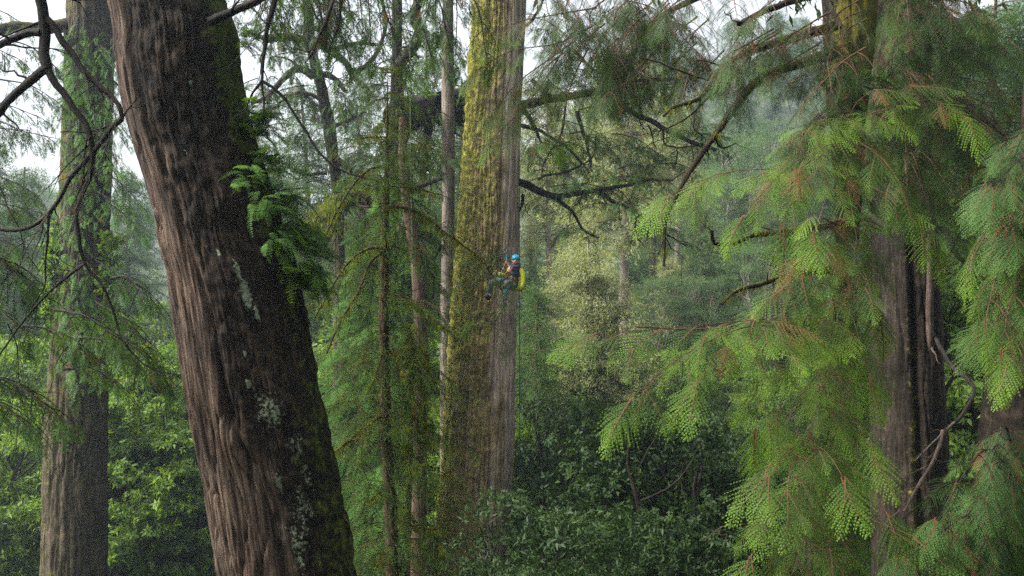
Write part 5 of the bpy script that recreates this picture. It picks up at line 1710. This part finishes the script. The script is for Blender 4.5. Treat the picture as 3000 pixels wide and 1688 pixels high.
# clothes
poly_part('shirt', [skin_arrays([(PP(762, 650, .0), .140), (PP(780, 600, .03), .132), (PP(818, 525, .045), .150), (PP(830, 462, .035), .118), (PP(834, 432, .03), .072), (PP(745, 500, .0), .082), (PP(905, 500, .02), .078)],
                                [(0, 1), (1, 2), (2, 3), (3, 4), (3, 5), (3, 6)]), tube_arr([PP(775, 425, -.02), PP(800, 446, -.09), PP(840, 450, -.10), PP(885, 440, -.06), PP(905, 420, .02), PP(880, 405, .09), PP(800, 405, .09), PP(775, 425, -.02)], .030, 8, 30)], M['navy'], man)
jk = poly_part('jacket', [skin_arrays([(PP(742, 470, .05), .066), (PP(700, 585, -.05), .054), (PP(620, 590, -.15), .052), (PP(545, 556, -.215), .042)], [(0, 1), (1, 2), (2, 3)]),
                          skin_arrays([(PP(870, 462, .13), (.10, .07)), (PP(905, 560, .12), (.075, .085)), (PP(898, 680, .10), (.085, .10)), (PP(868, 790, .07), (.10, .10)), (PP(852, 862, .06), (.10, .085))], [(0, 1), (1, 2), (2, 3), (3, 4)]),
                          skin_arrays([(PP(918, 480, .03), .072), (PP(958, 600, .0), .060), (PP(958, 700, -.01), .058), (PP(930, 790, -.03), .054), (PP(911, 838, -.035), .050)], [(0, 1), (1, 2), (2, 3), (3, 4)])], M['jacket'], man)
poly_part('zip_edge', [tube_arr([PP(900, 470, -.02), PP(893, 560, -.03), PP(876, 660, -.03), PP(850, 760, -.03), PP(800, 850, -.02)], .008, 6, 24)], M['black_web'], jk)
poly_part('cuff', [tube_arr([PP(918, 826, -.035), PP(905, 856, -.04)], .050, 12, 4)], M['black_web'], jk)
poly_part('trousers', [skin_arrays([(PP(748, 695, 0), .150), (PP(690, 702, -.02), .112), (PP(560, 694, -.22), .092), (PP(440, 706, -.40), .078), (PP(425, 800, -.30), .069), (PP(430, 890, -.17), .058),
                                    (PP(765, 722, -.06), .114), (PP(715, 727, -.26), .097), (PP(650, 745, -.46), .080), (PP(662, 870, -.40), .068), (PP(678, 985, -.30), .056)],
                                   [(0, 1), (1, 2), (2, 3), (3, 4), (4, 5), (0, 6), (6, 7), (7, 8), (8, 9), (9, 10)])], M['grey_cloth'], man)
tro = bpy.data.objects[[o.name for o in bpy.data.objects if o.name.startswith('trousers')][-1]]
poly_part('side_panel', [chain([PP(640, 672, -.16), PP(590, 668, -.27), PP(545, 676, -.33)], [.052, .064, .05])], M['teal_cloth'], tro)
poly_part('side_panel', [chain([PP(408, 755, -.37), PP(402, 820, -.32), PP(408, 885, -.22)], [.035, .044, .034])], M['teal_cloth'], tro)
poly_part('side_panel', [chain([PP(735, 752, -.30), PP(700, 776, -.40), PP(672, 830, -.46), PP(660, 900, -.43), PP(676, 1000, -.33)], [.05, .058, .052, .055, .048])], M['teal_cloth'], tro)
for pts in ((PP(430, 930, -.17), PP(415, 958, -.18), PP(345, 908, -.27)), (PP(678, 1030, -.30), PP(668, 1062, -.32), PP(628, 1090, -.42))):
    bt = poly_part('boot', [skin_arrays([(pts[0], .055), (pts[1], .056), ((pts[1] + pts[2]) / 2, .050), (pts[2], .044)], [(0, 1), (1, 2), (2, 3)])], M['boot'], man)
    dn = nrm(np.cross(nrm(pts[2] - pts[1]), [0, 1, 0])) * .045
    dn = dn if dn[2] < 0 else -dn
    poly_part('sole', [chain([pts[1] + dn + (pts[1] - pts[2]) * .3, (pts[1] + pts[2]) / 2 + dn, pts[2] + dn * .8], [.030, .034, .026])], M['black_web'], bt)
# harness and gear
hn = poly_part('harness', [tube_arr([PP(745, 655, 0) + np.array([.155 * math.cos(t), .15 * math.sin(t), .03 * math.cos(t)]) for t in np.linspace(0, 2 * math.pi, 25)], .022, 8, 60),
                           tube_arr([PP(655, 694, -.10) + np.array([.02 * math.cos(t), .115 * math.cos(t), .105 * math.sin(t)]) for t in np.linspace(0, 2 * math.pi, 21)], .017, 8, 40),
                           tube_arr([PP(745, 728, -.12) + np.array([.04 * math.cos(t), .11 * math.cos(t), .115 * math.sin(t)]) for t in np.linspace(0, 2 * math.pi, 21)], .017, 8, 40)], M['black_web'], man)
poly_part('chest_strap', [tube_arr([PP(715, 610, -.15), PP(735, 560, -.16), PP(775, 490, -.14), PP(800, 440, -.08)], .014, 6, 20), tube_arr([PP(672, 580, -.18), PP(720, 560, -.17), PP(750, 575, -.16), PP(690, 545, -.2)], .013, 6, 20)], M['red_web'], hn)
for x, y, mt in ((820, 690, 'red_web'), (812, 660, 'red_web'), (818, 745, 'steel'), (775, 630, 'steel'), (668, 606, 'orange_metal'), (698, 395, 'orange_metal'), (720, 420, 'steel')):
    poly_part('carabiner', [tube_arr([PP(x, y, -.18) + np.array([.018 * math.cos(t), .006 * math.sin(t), .034 * math.sin(t)]) for t in np.linspace(0, 2 * math.pi, 17)], .0065, 6, 30)], M[mt], hn)
poly_part('lanyard', [tube_arr([PP(690, 560, -.2), PP(696, 470, -.16), PP(703, 400, -.12), PP(694, 330, -.1)], .006, 6, 20), tube_arr([PP(672, 590, -.2), PP(640, 480, -.16), PP(680, 390, -.12), PP(694, 335, -.1)], .005, 6, 20)], M['red_web'], hn)
poly_part('rope_grab', [tube_arr([PP(693, 345, -.1), PP(692, 300, -.1), PP(694, 258, -.1)], .013, 8, 12)], M['helmet'], hn)
poly_part('sling', [tube_arr([PP(600, 840, -.5), PP(578, 900, -.5), PP(596, 1010, -.48), PP(615, 1080, -.46), PP(640, 1010, -.48), PP(620, 900, -.5), PP(600, 840, -.5)], .011, 6, 40),
                    tube_arr([PP(625, 850, -.5), PP(615, 950, -.49), PP(632, 1070, -.47), PP(652, 1000, -.48), PP(630, 880, -.5)], .010, 6, 30),
                    tube_arr([PP(700, 690, -.3), PP(640, 770, -.5), PP(610, 840, -.5)], .009, 6, 14)], M['steel'], hn)

t = thing('climbing_rope', 'pale working rope running up the giant trunk from the climber and through his raised hand', 'rope', PP(694, 258, -.1))
poly_part('strand', [tube_arr([PP(694, 330, -.1), PP(694, 258, -.1), Q(1288, 300, 23.9), Q(1292, -40, 24), Q(1293, -200, 24.2)], .0045, 6, 60)], M['rope_dull'], t)
poly_part('tail', [tube_arr([PP(690, 345, -.12), PP(640, 470, -.2), PP(590, 560, -.3), PP(530, 650, -.33), PP(505, 535, -.29), PP(470, 580, -.3)], .007, 6, 40)], M['rope_grey'], t)
t = thing('hanging_rope', 'thin teal rope hanging straight down past the edge of the giant trunk, under the climber', 'rope', Q(1306.5, 1060, 25.5))
poly_part('strand', [tube_arr([Q(1306.5, -60, 25.5), Q(1306.2, 600, 25.5), Q(1306.8, 900, 25.5), Q(1307.5, 1330, 25.5)], .013, 6, 60)], M['rope_blue'], t)
t = thing('hanging_rope', 'thin green rope hanging straight in front of the brown trunk', 'rope', Q(1040, 900, 18.2))
poly_part('strand', [tube_arr([Q(1031, -60, 18.2), Q(1032, 300, 18.2), Q(1034, 480, 18.2), Q(1037, 620, 18.2), Q(1041, 780, 18.2), Q(1043, 900, 18.2)], .007, 6, 60)], M['rope_green'], t)

# ================================================================== air, sky, sun, camera
HAZE = 0.0017
me = bpy.data.meshes.new('haze')
x0, x1, y0, y1, z0, z1 = -158, 178, -26, 244, -3.5, 104
me.from_pydata([(x, y, z) for z in (z0, z1) for y in (y0, y1) for x in (x0, x1)], [], [(0, 2, 3, 1), (4, 5, 7, 6), (0, 1, 5, 4), (2, 6, 7, 3), (0, 4, 6, 2), (1, 3, 7, 5)])
hz = bpy.data.objects.new('haze', me)
COL.objects.link(hz)
tag(hz, 'thin bluish mist hanging between the trees', 'mist', kind='stuff')
m, n, l = new_mat('mist')
o_ = n.new('ShaderNodeOutputMaterial')
v_ = n.new('ShaderNodeVolumePrincipled')
v_.inputs['Color'].default_value = (.50, .60, .70, 1)
v_.inputs['Density'].default_value = HAZE
v_.inputs['Anisotropy'].default_value = .65
l.new(v_.outputs[0], o_.inputs['Volume'])
me.materials.append(m)
m.volume_intersection_method = 'FAST' if hasattr(m, 'volume_intersection_method') else None

EL_, AZ_ = math.radians(51), math.radians(-100)       # sun height; azimuth measured from +Y towards +X (negative = from the left)
w = bpy.data.worlds.new('World')
S.world = w
w.use_nodes = True
n, l = w.node_tree.nodes, w.node_tree.links
n.clear()
o_ = n.new('ShaderNodeOutputWorld')
b_ = n.new('ShaderNodeBackground')
sk = n.new('ShaderNodeTexSky')
sk.sky_type = 'NISHITA'
sk.sun_disc = False
sk.sun_elevation = EL_
sk.sun_rotation = AZ_
sk.air_density = 1.0
sk.dust_density = 6.0
sk.ozone_density = 1.0
hs = n.new('ShaderNodeHueSaturation')
hs.inputs['Saturation'].default_value = .18
l.new(sk.outputs[0], hs.inputs['Color'])
l.new(hs.outputs[0], b_.inputs[0])
b_.inputs[1].default_value = .15
l.new(b_.outputs[0], o_.inputs[0])
sun = bpy.data.lights.new('sun', 'SUN')
sun.energy = 3.0
sun.angle = math.radians(14)
sun.color = (1.0, .95, .86)
so = bpy.data.objects.new('sun', sun)
COL.objects.link(so)
dv = Vector((math.sin(AZ_) * math.cos(EL_), math.cos(AZ_) * math.cos(EL_), math.sin(EL_)))
so.rotation_euler = dv.to_track_quat('Z', 'Y').to_euler()
so.location = dv * 100

cam = bpy.data.cameras.new('camera')
cam.lens = 35.0
cam.sensor_width = 36.0
cam.clip_start = .1
cam.clip_end = 1200
co = bpy.data.objects.new('camera', cam)
COL.objects.link(co)
co.location = (0, 0, CAMZ)
co.rotation_euler = (math.pi / 2, 0, 0)
S.camera = co

S.view_settings.view_transform = 'Standard'
S.view_settings.look = 'None'
S.view_settings.exposure = 2.1
S.view_settings.gamma = 1.0
S.view_settings.use_curve_mapping = False
c = S.cycles
c.max_bounces = 5
c.diffuse_bounces = 2
c.glossy_bounces = 1
c.transmission_bounces = 3
c.volume_bounces = 0
c.transparent_max_bounces = 4
c.use_denoising = False
c.use_adaptive_sampling = False
c.caustics_reflective = c.caustics_refractive = False
c.sample_clamp_indirect = 0.15
c.sample_clamp_direct = 0.36
c.filter_width = 1.6
c.volume_step_rate = 4.0
